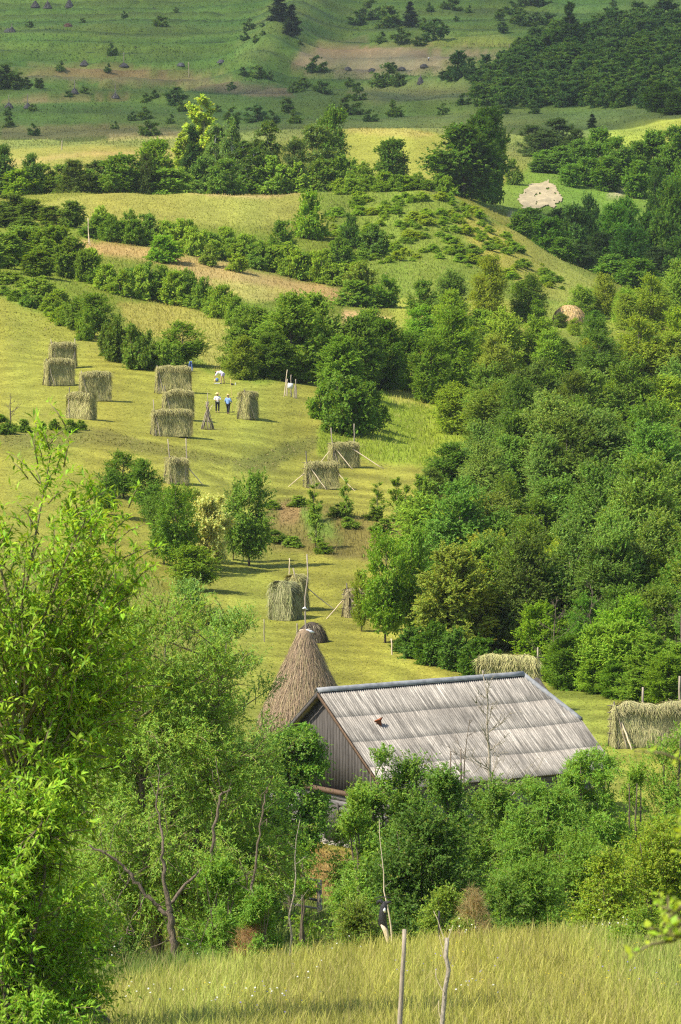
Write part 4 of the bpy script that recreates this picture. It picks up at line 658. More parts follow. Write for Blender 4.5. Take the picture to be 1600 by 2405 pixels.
def rack_hay(L, H, T_, seed, base=HAY1, nst=4200, gap=.0, px=30):
    """hay thrown over horizontal poles: an upside-down U with ragged hanging sides"""
    g = np.random.default_rng(seed); m = 17; k = 21; s = np.linspace(-1, 1, k)
    prof = np.stack([np.sign(s) * np.abs(s) ** .72 * T_ / 2 * (1 + .10 * np.abs(s) ** 6), H - (H - gap) * np.clip((np.abs(s) - .18) / .82, 0, 1) ** 1.0 - .10 * H * np.abs(s) ** 1.5 * (np.abs(s) < .3)], -1)
    xs = np.linspace(-L / 2, L / 2, m); V = np.zeros((m, k, 3)); sag = 1 - .035 * np.cos(np.linspace(-1, 1, m) * 1.5) + .03 * vnoise(xs * 1.5 + seed, xs * 0)
    for i in range(m):
        e = 1 - (max(0, abs(xs[i]) / (L / 2) - .6) / .4) ** 2; V[i, :, 0] = xs[i]; V[i, :, 1] = prof[:, 0] * (.80 + .2 * e); V[i, :, 2] = gap + (prof[:, 1] - gap) * sag[i] * (.87 + .13 * e)
    V += np.stack([fbm(V[..., 0] * 1.6 + seed, V[..., 2] * 1.6 + V[..., 1] * 1.5, 3, seed) * .22, fbm(V[..., 0] * 1.7 + 7 + seed, V[..., 2] * 1.7, 3, seed) * .26, fbm(V[..., 0] * 1.7 + 3, V[..., 2] * 1.5 + seed, 3, seed) * .22 * (V[..., 2] > gap + .05)], -1)
    idx_ = np.arange(m * k).reshape(m, k); q = np.stack([idx_[:-1, :-1], idx_[1:, :-1], idx_[1:, 1:], idx_[:-1, 1:]], -1).reshape(-1, 4)
    caps = []
    for i, fl in ((0, 1), (m - 1, 0)):
        for a in range(k // 2): r_ = [idx_[i, a], idx_[i, a + 1], idx_[i, k - 2 - a], idx_[i, k - 1 - a]]; caps.append(r_ if fl else r_[::-1])
    caps = [c for c in caps if len(set(c)) == 4]
    core = (V.reshape(-1, 3), [np.concatenate([q, np.array(caps)])], np.tile(np.array(base) * .8, (m * k, 1)))
    i = g.integers(0, m - 1, nst); a = g.random(nst); j = np.clip(g.normal(10, 5.5, nst), 0, 19.5); j0 = j.astype(int); b = j - j0
    def P_(u, v, w_, x_): return V[u, v] * (1 - w_)[:, None] * (1 - x_)[:, None] + V[u + 1, v] * w_[:, None] * (1 - x_)[:, None] + V[u, v + 1] * (1 - w_)[:, None] * x_[:, None] + V[u + 1, v + 1] * w_[:, None] * x_[:, None]
    j0 = g.integers(0, k - 1, nst); b = g.random(nst); P = P_(i, j0, a, b); side = np.sign(j0 - 9.5)
    N_ = np.zeros((nst, 3)); top = np.abs(j0 - 9.5) < 3; N_[:, 1] = side * np.where(top, .5, 1); N_[:, 2] = np.where(top, 1, .15); N_ = unit(N_)
    D = unit(np.stack([g.normal(0, .42, nst), side * np.where(top, .6, .16) + side * np.abs(g.normal(0, .16, nst)), np.where(top, -.25, -1.) + g.normal(0, .12, nst)], -1)); P = P + N_ * g.uniform(0, .09, (nst, 1)) * (g.random((nst, 1)) < .6)
    ne = nst // 5; ex = g.choice([-1, 1], ne); Pe = np.stack([ex * (L / 2 + .02), g.uniform(-.5, .5, ne) * T_, g.uniform(gap, H * .97, ne)], -1); De = unit(np.stack([ex * .12 + g.normal(0, .1, ne), g.normal(0, .3, ne), -1 + 0 * ex], -1)); Ne = np.stack([ex, 0 * ex, .2 + 0 * ex], -1)
    P = np.concatenate([P, Pe]); D = np.concatenate([D, De]); N_ = unit(np.concatenate([N_, Ne]) + g.normal(0, .2, (nst + ne, 3))); Ln = g.uniform(.25, .7, nst + ne); Ln = np.minimum(Ln, np.maximum(P[:, 2] - .0, .06) * 1.0 + .02)
    st = strands('', P, D, Ln, g.uniform(.006, .014, nst + ne), haycol(g, nst + ne, base), N_)
    return join([core, st])
def pole(par, a, b, r=.035, mat=None, name='pole', seed=0, wob=.012, r1=None):
    V, Fc = tubes([pole_pts(a, b, r, r1 or r * .7, 6, wob, seed)], 6); return obj(name, mesh(name, V, Fc, mat or M_pole, None, True), par)
def rack(x0, x1, base, top, yaw, label, thick=.95, Y=None, poles='L', up=.35, braces=(), seed=0, yr=(180, 520), n=3600, gap=.05, tone=HAY1, group=None, rungs=0):
    cx = (x0 + x1) / 2; p = ray(cx, base, *yr) if Y is None else on(cx, Y); s = F / p.y; H = float(zy(top)) * p.y - p.z; ya = math.radians(yaw)
    Wd = (x1 - x0) / s; L = max((Wd - thick * abs(math.sin(ya))) / max(math.cos(ya), .35), .9); e = empty('hay_rack', p, label, 'hay rack', group or 'hay racks standing in the mown fields', ya)
    V, Fc, C = rack_hay(L, H, thick, seed, tone, int(n * 1.8), gap, s); obj('hay', mesh('rack_hay', V, Fc, M_hay, C), e); h = L / 2
    for q, sgn in (('L', -1), ('R', 1)):
        if q in poles:
            pole(e, (sgn * (h - .10), -thick * .62, -.15), (sgn * (h + .02), -.06, H + up), .05, M_pole if seed % 2 else M_dark_pole, seed=seed)
            pole(e, (sgn * (h - .45), -thick * .78, -.1), (sgn * (h - .05), -thick * .38, H * .80), .032, M_pole, 'leaning_pole', seed + 1)
            pole(e, (sgn * (h + .16), thick * .5, -.1), (sgn * (h + .02), -.02, H * .9), .035, M_dark_pole, 'leaning_pole', seed + 2)
            for r_ in range(rungs): z_ = H * (.3 + .62 * r_ / max(rungs - 1, 1)); pole(e, (sgn * (h - .3), .0, z_), (sgn * (h + .32), .02, z_ + .02), .03, M_dark_pole, 'rung', seed + r_)
    for (a, b, r_) in braces: pole(e, a if not callable(a) else a(h, H), b, r_, M_new_pole, 'brace', seed + 5)
    return e
rack(116, 179, 864, 803, 22, 'hay rack highest up the slope, at the back of the left group of four', seed=1, up=.3, poles='LR')
rack(104, 174, 905, 841, 24, 'leftmost hay rack, thick hay over a pale leaning pole', seed=2, thick=1.15, up=.0)
rack(187, 261, 941, 870, 18, 'widest hay rack of the left group, standing right of the other three', seed=3, thick=1.1, up=.0)
rack(157, 226, 984, 920, -28, 'lowest hay rack of the left group, beside small bushes on the terrace edge', seed=4, thick=1.1, up=.35)
rack(367, 449, 923, 858, 12, 'rearmost of the three hay racks in line, nearest the tree with hanging clothes', seed=5, thick=1.0, up=.0, n=4200)
rack(382, 455, 985, 914, 22, 'middle hay rack of the three in line', seed=6, thick=1.0, up=.3)
rack(357, 451, 1025, 958, 14, 'frontmost and longest hay rack of the three in line', seed=7, thick=1.1, up=.7, n=4600)
rack(559, 606, 984, 916, 58, 'hay rack seen nearly end on, right of the two walkers', seed=8, thick=1.15, up=.15)
rack(388, 442, 1137, 1070, 25, 'half-filled hay rack with tall bare posts and a crossbar, below the three in line', seed=9, thick=.95, up=1.25, poles='LR', rungs=3, yr=(320, 352), braces=[((.9, .0, 1.2), (1.9, -.5, -.1), .045)])
rack(716, 794, 1148, 1081, 12, 'nearer of the two braced hay racks beside the tall grass', seed=10, thick=.9, up=.7, rungs=4, braces=[((-.95, -.3, 1.7), (.15, -1.3, -.05), .045), ((-1.2, .1, 1.2), (-2.6, .6, .0), .035), ((1.1, -.2, 1.3), (2.4, -1.6, -.3), .03)], yr=(335, 372))
rack(772, 843, 1098, 1036, 24, 'farther of the two braced hay racks beside the tall grass', seed=11, thick=.9, up=1.1, poles='L', rungs=2, braces=[((-.9, -.3, 1.6), (.1, -1.6, -.1), .045), ((.6, -.3, 1.5), (2.7, -1.8, -.1), .05), ((-1.2, .1, 1.3), (-2.9, -.5, -.2), .035)], yr=(362, 392))
rack(632, 709, 1455, 1364, 62, 'bulky grey-green hay rack seen end on, left of the tall haycone pole', seed=12, thick=1.5, up=.0, poles='', n=6500, tone=(.34, .33, .155), yr=(250, 310), gap=.02)
rack(676, 716, 1432, 1352, 60, 'smaller sunlit hay rack standing right behind the bulky grey-green one', seed=13, thick=1.1, up=.5, yr=(262, 310), n=3600, braces=[((.6, -.2, 1.4), (1.9, -1.8, -.3), .035)])
rack(808, 880, 1450, 1380, 18, 'thinly filled hay rack with dark rungs, left of the two-trunk fruit tree', seed=14, thick=1.0, up=.3, rungs=5, yr=(250, 300), braces=[((-.8, -.2, 1.4), (.3, -1.6, -.4), .035), ((-1.0, .1, 1.0), (-2.4, -.7, -.1), .035)], tone=(.40, .33, .17))
rack(1122, 1266, 1632, 1533, -8, 'hay rack standing behind the barn ridge', seed=15, thick=1.1, Y=232, poles='R', up=.3, rungs=3, n=7000, tone=(.46, .42, .18), braces=[((1.5, -.4, 1.2), (2.2, -1.5, -.1), .05)])
rack(1436, 1640, 1752, 1648, 10, 'long hay rack of bleached hay right of the barn', seed=16, thick=1.1, Y=217, poles='L', up=.05, rungs=5, n=9000, tone=(.45, .405, .19), braces=[((-1.7, -.5, 1.2), (-1.35, -1.2, -.1), .05)], gap=.0)
for px_, t_ in ((1510, 1614), (1596, 1588)):
    p = on(px_, 217.6); e = empty('hay_rack_post', p, 'grey post end standing up out of the long hay rack, ' + ('nearer its middle' if px_ < 1550 else 'at the right picture edge'), 'post'); pole(e, (0, 0, 0), (0, 0, float(zy(t_)) * p.y - p.z), .07, M_pole)
def cone_mesh(R, H, seed, base=HAY2, n=7000, flat=.12, belly=1.0, w_=.014, ln=.5, prof=None):
    g = np.random.default_rng(seed); k = 28; m = 22; t = np.linspace(0, 1, m); r = R * prof(t) if prof else R * (flat + (1 - flat) * (1 - t) ** .92); an = np.arange(k) * 2 * np.pi / k
    V = np.stack([r[:, None] * np.cos(an), r[:, None] * np.sin(an), (H * t)[:, None] + 0 * an[None]], -1); nn = fbm(np.cos(an)[None] * 2 + seed + 0 * t[:, None], np.sin(an)[None] * 2 + t[:, None] * 3, 3, seed) * .1; V[..., :2] *= (1 + nn)[..., None]
    idx_ = np.arange(m * k).reshape(m, k); i2 = np.roll(idx_, -1, 1); q = np.stack([idx_[:-1], i2[:-1], i2[1:], idx_[1:]], -1).reshape(-1, 4); Vc = np.concatenate([V.reshape(-1, 3), [[0, 0, H * 1.01]]]); tp = np.stack([idx_[-1], i2[-1], np.full(k, m * k)], -1)
    core = (Vc, [q, tp], np.tile(np.array(base) * .7, (len(Vc), 1))); tt = 1 - np.sqrt(g.random(n)); tt = np.clip(tt + g.normal(0, .03, n), 0, .99); a = g.random(n) * 6.2832; rr = np.interp(tt, t, r) * (1.01)
    P = np.stack([rr * np.cos(a), rr * np.sin(a), tt * H], -1); dr = -(np.interp(np.clip(tt + .04, 0, 1), t, r) - np.interp(np.clip(tt - .04, 0, 1), t, r)) / .08 / H; out = np.stack([np.cos(a), np.sin(a), 0 * a], -1); D = unit(out * dr[:, None] + np.array([0, 0, -1.]) + g.normal(0, .16, (n, 3))); N_ = unit(out + np.array([0, 0, .4]) + g.normal(0, .25, (n, 3)))
    P += N_ * .03; L = g.uniform(.5, 1.2, n) * ln; L = np.minimum(L, P[:, 2] + .1); return join([core, strands('', P, D, L, g.uniform(.6, 1.3, n) * w_, haycol(g, n, base, .3), N_)])
def haycone(px, Y, top, R, label, pole_top=None, seed=0, base=HAY2, n=7000, name='haystack', cat='haystack', group=None, w_=.014, ln=.5, parts=True, prof=None, lean=0, flat=.12):
    p = on(px, Y); H = float(zy(top)) * Y - p.z; V, Fc, C = cone_mesh(R, H, seed, base, n, flat, 1, w_, ln, prof); e = empty(name, p, label, cat, group); obj('hay', mesh('haycone', V, Fc, M_hay, C), e)
    if pole_top is not None: pole(e, (0, 0, H * .8), (lean, 0, float(zy(pole_top)) * Y - p.z), .042 * max(1, Y / 400), M_pole, seed=seed, wob=.02)
    return e
e = haycone(716, 205, 1480, 2.0, 'tall brown haycone with a very long pole behind the barn', 1302, 3, n=30000, w_=.0065, lean=.1, prof=lambda t: np.interp(t, [0, .12, .42, 1], [.80, .9, 1.0, .12]))
H_ = float(zy(1480)) * 205 - e.location.z
V, Fc = tubes([(np.array([[-.22, -.1, H_ - .02], [.25, .02, H_ + .03]]), np.array([.05, .05]))], 6); obj('cap_board', mesh('cap_board', V, Fc, M_new_pole), e)
M_bag = plain('pale_plastic', (.72, .74, .78), .5, .15, 8); M_blue = plain('blue_cloth', (.10, .16, .36), .8, .5, 14)
V, Fc = tubes([(np.array([[.05, -.12, H_ + .01], [.28, -.10, H_ - .06], [.42, .0, H_ - .1]]), np.array([.05, .07, .02]))], 7); obj('plastic_rag', mesh('plastic_rag', V, Fc, M_bag), e)
V, Fc = tubes([(np.array([[-.08, -.03, H_ + .95], [.0, -.1, H_ + 1.0], [.12, -.03, H_ + .9]]), np.array([.03, .06, .02]))], 7); obj('tied_rag', mesh('tied_rag', V, Fc, M_bag), e)
haycone(733, 262, 1461, .8, 'low dark heap of old hay just behind the haycone tip', None, 5, base=(.11, .085, .06), n=2600, name='hay_heap', cat='hay heap', prof=lambda t: np.sqrt(np.clip(1.02 - t ** 1.6, 0, 1)))
haycone(165, 72, 2312, .8, 'dead brown brushy hay heap at the lower left picture edge', None, 6, base=(.20, .14, .10), n=6000, name='hay_heap', cat='hay heap', w_=.004, ln=.3)
haycone(1337, 566, 716, 1.9, 'bright orange domed haystack seen through the wood tops', None, 7, base=(.62, .42, .19), n=5000, w_=.03, prof=lambda t: np.sqrt(np.clip(1.02 - t ** 2.2, 0, 1)))
DK = (.14, .125, .13)
FS = [(83, 19, 1, 22, 'leftmost haystack of three on the hilltop', None), (112, 20, 3, 22, 'middle haystack of three on the hilltop', -4), (163, 19, -2, 22, 'rightmost haystack of three on the hilltop', None), (28, 76, 62, 20, 'lone grey haystack on the far left hillside', 55), (198, 155, 141, 22, 'haystack at the left end of the brown belt', None), (291, 158, 147, 24, 'haystack with a tall pole above the brown belt', 122),
 (175, 221, 206, 19, 'haystack with a pale tall pole below the brown belt', 188), (271, 231, 217, 19, 'haystack with a thin pole right of its twin below the brown belt', 196), (21, 254, 240, 20, 'left haystack of the far edge pair', 222), (65, 254, 241, 19, 'right haystack of the far edge pair with a pale pole', 220), (988, 198, 179, 17, 'slim haystack under the harvested strip', 174)]
for i, (x, b, t_, w_, lb, pt) in enumerate(FS):
    Y = ray(x, b, 900).y; haycone(x, Y, t_, w_ / 2 / F * Y, lb, pt, 20 + i, base=DK, n=500, w_=.08, ln=.9, group='haystacks on the far hillside')
for i, (x, b, w_, lb, col) in enumerate([(817, 166, 17, 'leftmost of four low hay piles in the harvested strip', DK), (874, 169, 18, 'second of four low hay piles from the left in the harvested strip', DK), (944, 166, 17, 'third of four low hay piles from the left in the harvested strip', DK), (996, 161, 18, 'rightmost of four low hay piles in the harvested strip', DK),
        (160, 63, 20, 'reddish brown mound on the far left hillside', (.22, .11, .08)), (425, 156, 18, 'left grey rock heap above the brown belt', (.24, .24, .25)), (520, 150, 18, 'right grey rock heap above the brown belt', (.22, .20, .23)), (20, 76, 22, 'flat old hay remnant beside the lone grey haystack', (.2, .2, .17))]):
    Y = ray(x, b, 900).y; V, Fc, C = cone_mesh(w_ / 2 / F * Y, w_ * .45 / F * Y, 50 + i, col, 260, .3, 1, .07, .6, lambda t: np.sqrt(np.clip(1.02 - t ** 1.7, 0, 1))); o = obj('mound' if i == 4 else 'rock_heap' if i in (5, 6) else 'hay_pile', mesh('pile', V, Fc, M_hay, C)); o.location = on(x, Y); tag(o, lb, 'mound' if i == 4 else 'rock heap' if i in (5, 6) else 'hay pile', None if i > 3 else 'low hay piles in the harvested strip')
def stick(name, px, base, top, label, r=.05, dx=0, mat=None, Y=None, cat='pole', yr=(60, 3500), top_col=None):
    p = ray(px, base, *yr) if Y is None else on(px, Y); H = float(zy(top)) * p.y - p.z; V, Fc = tubes([pole_pts((0, 0, -.2), (dx / F * p.y, 0, H), r, r * .7, 7, .012, px)], 7); o = obj(name, mesh(name, V, Fc, mat or M_pole, None, True)); o.location = p; return tag(o, label, cat)
stick('pole', 444, 183, 145, 'pale bare pole on the far hill right of the rock heap', .14, -1, M_new_pole, yr=(900, 3500)); stick('pole', 1197, 131, 103, 'thin bare pole at the right end of the harvested strip', .12, 0, M_pole, yr=(900, 3500))
stick('pole', 145, 352, 330, 'dead grey snag in the shaded grass above the left yellow field', .12, 1, yr=(900, 1300)); stick('pole', 209, 576, 512, 'tall pole with a prop beside the golden strip end', .07, -2, M_new_pole, yr=(480, 700)); stick('pole', 213, 579, 548, 'short prop leaning on the tall pole by the golden strip', .05, -5, M_new_pole, yr=(480, 700)); stick('pole', 155, 560, 539, 'short pale stake left of the tall pole by the golden strip', .06, 0, M_new_pole, yr=(480, 700))
stick('pole', 752, 665, 612, 'left pole of the leaning pair at the lower end of the golden strip', .06, 4, M_new_pole, yr=(480, 700)); stick('pole', 746, 664, 630, 'right-leaning short pole of the pair at the golden strip end', .05, 10, M_new_pole, yr=(480, 700))
stick('stake', 621, 1508, 1454, 'thin stake on the lawn far left of the haycone', .035, -1, M_pole, yr=(230, 300), cat='stake'); stick('stake', 679, 1362, 1311, 'pale tall stake behind the bulky hay rack', .05, 1, M_new_pole, yr=(270, 330), cat='stake'); stick('stake', 538, 1510, 1450, 'dark thin stake nearest the willows on the lawn', .03, -2, M_dark_pole, yr=(220, 300), cat='stake')
stick('stake', 698, 1490, 1464, 'short grey stake by the dark hay heap', .05, 0, M_pole, yr=(230, 300), cat='stake'); stick('stake', 923, 1538, 1500, 'white-painted stake foot under the fruit trees', .05, -4, M_new_pole, yr=(230, 300), cat='stake')
stick('stake', 833, 1010 + 22, 995, 'upright pole rising behind the farther braced hay rack', .06, -1, M_pole, Y=382, cat='stake')
stick('stake', 936, 2425, 2183, 'straight weathered stake in the near meadow, left of the twiggy one', .042, 14, M_pole, Y=66, cat='stake')
p = on(1035, 65); e = empty('stake', p, 'knotty pale stake with twigs in the near meadow', 'stake'); Hs = float(zy(2203)) * 65 - p.z
V, Fc = tubes([pole_pts((0, 0, -.1), (.09, 0, Hs), .038, .03, 9, .02, 4)], 8); obj('stem', mesh('stem', V, Fc, M_pale_bark, None, True), e)
tw = [((.085, 0, Hs * .93), (-.10, 0, Hs + .38)), ((.088, 0, Hs * .9), (.17, 0, Hs + .18)), ((.06, 0, Hs * .6), (.17, .05, Hs * .85)), ((.05, 0, Hs * .5), (-.07, 0, Hs * .75)), ((.02, 0, Hs * .2), (-.03, 0, Hs * .5)), ((.07, 0, Hs * .8), (-.02, 0, Hs * 1.02))]
V, Fc = tubes([pole_pts(a, b, .009, .003, 5, .012, i) for i, (a, b) in enumerate(tw)], 5); obj('twigs', mesh('twigs', V, Fc, M_new_pole, None, True), e)
# pole tripod stacked without hay
p = ray(488, 1008, 340, 420); e = empty('pole_stack', p, 'bare stack of hay poles leaning together into a cone', 'pole stack'); g = np.random.default_rng(4)
for i in range(16):
    a = i * .393 + g.normal(0, .1); pole(e, (.55 * math.cos(a), .45 * math.sin(a), -.05), (-.14 * math.cos(a) + g.normal(0, .05), -.1 * math.sin(a), g.uniform(1.85, 2.3)), .035, [M_pole, M_dark_pole, M_pole, M_bark][i % 4], 'pole', i, .03)
pole(e, (0, 0, .3), (.0, 0, 3.0), .035, M_pole, 'pole', 40); pole(e, (-.1, 0, 1.1), (.42, 0, 2.0), .035, M_new_pole, 'pole', 41)
for i in range(6): a = i * 1.1; pole(e, (.5 * math.cos(a), -.45, .03), (.5 * math.cos(a) + .8 * math.cos(a * 3), -.6, .04), .025, M_bark, 'loose_branch', 60 + i)
# white board on posts and props leaning at the tree
p = ray(679, 932, 380, 460); e = empty('notice_board', p, 'white square board on thin posts beside leaning poles', 'board'); s = p.y / F
def flat_box(x0, x1, y0, y1, z0, z1): return np.array([[x0, y0, z0], [x1, y0, z0], [x1, y1, z0], [x0, y1, z0], [x0, y0, z1], [x1, y0, z1], [x1, y1, z1], [x0, y1, z1]], float), [np.array([[0, 3, 2, 1], [4, 5, 6, 7], [0, 1, 5, 4], [1, 2, 6, 5], [2, 3, 7, 6], [3, 0, 4, 7]])]
M_white = plain('white_board', (.72, .72, .68), .6, .12, 5); V, Fc = flat_box(-.24, .24, -.02, .02, .75, 1.22); o = obj('board', mesh('board', V, Fc, M_white), e); o.rotation_euler.y = .12
pole(e, (-.12, .03, -.1), (-.12, .03, 1.0), .03, M_pole, 'post', 3); pole(e, (.1, .04, -.1), (.1, .04, 1.2), .03, M_pole, 'post', 4)
for x, t_, b, dx, lb in [(667, 868, 932, 8, 'tall pale pole leaning beside the white board'), (672, 890, 930, 3, 'second pole leaning beside the white board'), (690, 905, 934, 3, 'thin prop right of the white board'), (694, 890, 936, 1, 'thick fence prop right of the white board'), (684, 880, 932, 0, 'dark post just behind the white board'), (698, 900, 936, -3, 'outermost prop right of the white board')]:
    stick('pole', x, b, t_, lb, .05, dx, M_new_pole if x < 675 else M_pole, yr=(380, 460))
# ---------------------------------------------------------------- barn
BA = math.radians(35); BW, BH, BL, BT, BC = 4.64, 3.48, 11.53, .50, 1.21; AP = at(746, 1624, 186.0); gz = -27.95; ridge_h = AP.z - gz
r3 = Vector((math.cos(BA), math.sin(BA), 0)); barn = empty('barn', (AP.x, AP.y, gz), 'old wooden barn with a grey corrugated half-hipped roof', 'barn', None, BA)
# local axes: x along the ridge, -y towards the camera side, z up
def roof_mat():
    m, t, b = new_mat('weathered_roof_sheet'); rgb = N(t, 'ShaderNodeRGB'); rgb.outputs[0].default_value = (.27, .245, .21, 1); o1, n1 = vary(t, rgb.outputs[0], .6, 1.6, stretch=(9, .5, .5), detail=10); o2, n2 = vary(t, o1, .32, .45, detail=6); o3, n3 = vary(t, o2, .18, 14, detail=4)
    t.links.new(o3, b.inputs['Base Color']); b.inputs['Roughness'].default_value = .85; b.inputs['Specular IOR Level'].default_value = .25; bp = N(t, 'ShaderNodeBump'); bp.inputs['Strength'].default_value = .25; bp.inputs['Distance'].default_value = .01; t.links.new(n3.outputs[0], bp.inputs['Height']); t.links.new(bp.outputs[0], b.inputs['Normal']); return m
M_roof = roof_mat(); SL = math.hypot(BW, BH); Lr = BL - BC
def roof_plane(sign, name):
    nx = 1101; X = np.linspace(0, BL, nx); t0 = np.clip((X - Lr) / BC, 0, 1) * BT; rows = []; sheets = [0, .27, .52, .77, 1.0]; Vv = []; q = []; off = 0
    for si in range(4):
        a = sheets[si]; b = sheets[si + 1] + (.02 if si < 3 else 0)
        ts = np.linspace(a, b, 4)[:, None]; tt = np.maximum(ts, t0[None]); good = t0 < b - 1e-6
        sag = .05 * np.sin(np.pi * X / BL)[None] * np.sin(np.pi * tt) + .03 * np.sin(X * .9)[None] * np.sin(np.pi * tt)
        wv = .020 * np.cos(X * 2 * np.pi / .105 + si * .35)[None] + (.012 - .010 * (tt - a) / (b - a)) - .003 * np.sin(np.floor(X / 1.06) * 2.4 + si)[None] - sag - .006 * (np.abs((X / 1.06) % 1 - .5)[None] > .47)
        nrm = np.array([BH, BW]) / SL; yv = sign * (tt * BW + wv * nrm[0]); zv = ridge_h - tt * BH + wv * nrm[1] + .0 * X
        V = np.stack([X[None] + 0 * tt, yv, zv], -1).reshape(-1, 3); ii = np.arange(3)[:, None] * nx + np.arange(nx - 1)[None] + off; ok = np.broadcast_to(good[:-1] & good[1:], ii.shape); qq = np.stack([ii, ii + 1, ii + 1 + nx, ii + nx], -1)[ok]; Vv.append(V); q.append(qq); off += len(V)
    me = mesh(name, np.concatenate(Vv), [np.concatenate(q)], M_roof); o = obj(name, me, barn); md = o.modifiers.new('thick', 'SOLIDIFY'); md.thickness = .006; return o
roof_plane(-1, 'roof'); roof_plane(1, 'roof')
hipz = ridge_h - BT * BH; nn_ = 40; hv = []; 
for k_ in range(5):
    f_ = k_ / 4
    for j_ in range(nn_ + 1):
        s_ = -1 + 2 * j_ / nn_; hv.append([Lr + BC * f_, s_ * BW * BT * f_, ridge_h - BT * BH * f_ + .03 * math.cos(j_ * 2.1) - .02])
hq = [[k_ * (nn_ + 1) + j_, k_ * (nn_ + 1) + j_ + 1, (k_ + 1) * (nn_ + 1) + j_ + 1, (k_ + 1) * (nn_ + 1) + j_] for k_ in range(4) for j_ in range(nn_)]
obj('hip_roof', mesh('hip_roof', hv, [np.array(hq)], M_roof), barn)
M_cap = plain('zinc_ridge_cap', (.25, .255, .26), .75, .3, 5, spec=.5)
def cap(a, b, name, wd=.13):
    a = np.array(a); b = np.array(b); n = 14; t = np.linspace(0, 1, n)[:, None]; c = a + (b - a) * t; d = unit(b - a); sd = np.array([0, 1., 0]) if abs(d[0]) > .99 else unit(np.cross(d, [0, 0, 1.])); Vv = []
    for i in range(n): z_ = .008 * ((i % 2) - .5); Vv += [c[i] - sd * wd + [0, 0, -.10 + z_], c[i] - sd * wd * .5 + [0, 0, .015 + z_], c[i] + [0, 0, .07 + z_], c[i] + sd * wd * .5 + [0, 0, .015 + z_], c[i] + sd * wd + [0, 0, -.10 + z_]]
    q = [[i * 5 + j, i * 5 + j + 1, i * 5 + 6 + j, i * 5 + 5 + j] for i in range(n - 1) for j in range(4)]; o = obj(name, mesh(name, Vv, [np.array(q)], M_cap), barn); md = o.modifiers.new('thick', 'SOLIDIFY'); md.thickness = .015
cap((-.05, 0, ridge_h + .07), (Lr, 0, ridge_h + .07), 'ridge_cap'); cap((Lr, 0, ridge_h + .07), (BL + .05, -BW * BT, hipz + .06), 'hip_cap'); cap((Lr, 0, ridge_h + .07), (BL + .05, BW * BT, hipz + .06), 'hip_cap')
def wood_mat(name, c, vert=True, amt=.45):
    return plain(name, c, .85, amt, 2.5, (9, 9, .7) if vert else (.6, .6, 9), .5)
M_plank = wood_mat('grey_planks', (.08, .07, .062)); M_plank2 = wood_mat('brown_planks', (.12, .075, .045)); M_log = wood_mat('grey_logs', (.14, .13, .12), False, .5); M_dark = plain('inner_shade', (.012, .011, .01), .95, .2, 3)
gx = .42; e_w = BW - .45; zb = ridge_h - 3.9
g = np.random.default_rng(3)
def planks(x, sgn, zlow, name, mat):
    Vv = []; Fq = []; o_ = 0; y = -e_w
    while y < e_w - .02:
        w_ = g.uniform(.16, .25); y1 = min(y + w_ - .008, e_w); th = g.uniform(.025, .045); dz = g.normal(0, .015)
        def top(yy): return ridge_h - abs(yy) * BH / BW - .10
        v = []
        for xx in (x, x + sgn * th): v += [[xx, y, zlow + dz], [xx, y1, zlow + dz], [xx, y1, top(y1)], [xx, y, top(y)]]
        Vv += v; Fq += [[o_ + a for a in f] for f in ([0, 3, 2, 1], [4, 5, 6, 7], [0, 1, 5, 4], [1, 2, 6, 5], [2, 3, 7, 6], [3, 0, 4, 7])]; o_ += 8; y += w_
    return obj(name, mesh(name, Vv, [np.array(Fq)], mat), barn)
planks(gx, -1, zb, 'gable_planks', M_plank)
V, Fc = flat_box(gx + .03, gx + .07, -e_w, e_w, 0, .01)
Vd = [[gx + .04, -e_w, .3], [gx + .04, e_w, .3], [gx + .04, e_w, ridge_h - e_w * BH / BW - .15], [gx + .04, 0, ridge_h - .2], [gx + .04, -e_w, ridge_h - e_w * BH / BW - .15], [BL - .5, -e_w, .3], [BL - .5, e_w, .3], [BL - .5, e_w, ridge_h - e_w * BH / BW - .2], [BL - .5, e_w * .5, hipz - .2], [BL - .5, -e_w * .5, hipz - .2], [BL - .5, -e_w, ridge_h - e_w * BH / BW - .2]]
obj('inner_shade_sheet', mesh('inner_shade_sheet', Vd, [np.array([[0, 1, 2], [0, 2, 3], [0, 3, 4], [5, 7, 6], [5, 8, 7], [5, 9, 8], [5, 10, 9]]), np.array([[0, 4, 10, 5], [1, 6, 7, 2]])], M_dark), barn)  # near-black sheets painted as the unlit inside, behind the walls
def log_wall(a, b, z0, z1, name, n=None):
    n = n or max(3, int((z1 - z0) / .24)); ps = []
    for i in range(n): z_ = z0 + (i + .5) * (z1 - z0) / n; ex = .22 if i % 2 else .12; d = unit(np.array(b) - np.array(a)); A = np.array(a) - d * ex; B_ = np.array(b) + d * ex; P, R_ = pole_pts((A[0], A[1], z_), (B_[0], B_[1], z_), .135, .13, 9, .012, i + 9); ps.append((P, R_ * (z1 - z0) / n / .24))
    V, Fc = tubes(ps, 10); return obj(name, mesh(name, V, Fc, M_log, None, True), barn)
log_wall((gx, -e_w, 0), (gx, e_w, 0), .28, zb - .16, 'log_wall'); log_wall((gx, -e_w, 0), (BL - .5, -e_w, 0), .28, ridge_h - e_w * BH / BW - .2, 'log_wall'); log_wall((BL - .5, -e_w, 0), (BL - .5, e_w, 0), .28, ridge_h - e_w * BH / BW - .2, 'log_wall'); log_wall((gx, e_w, 0), (BL - .5, e_w, 0), .28, ridge_h - e_w * BH / BW - .2, 'log_wall')
planks(BL - .5, 1, ridge_h - e_w * BH / BW - .2, 'gable_planks', M_plank).scale = (1, .999, 1)
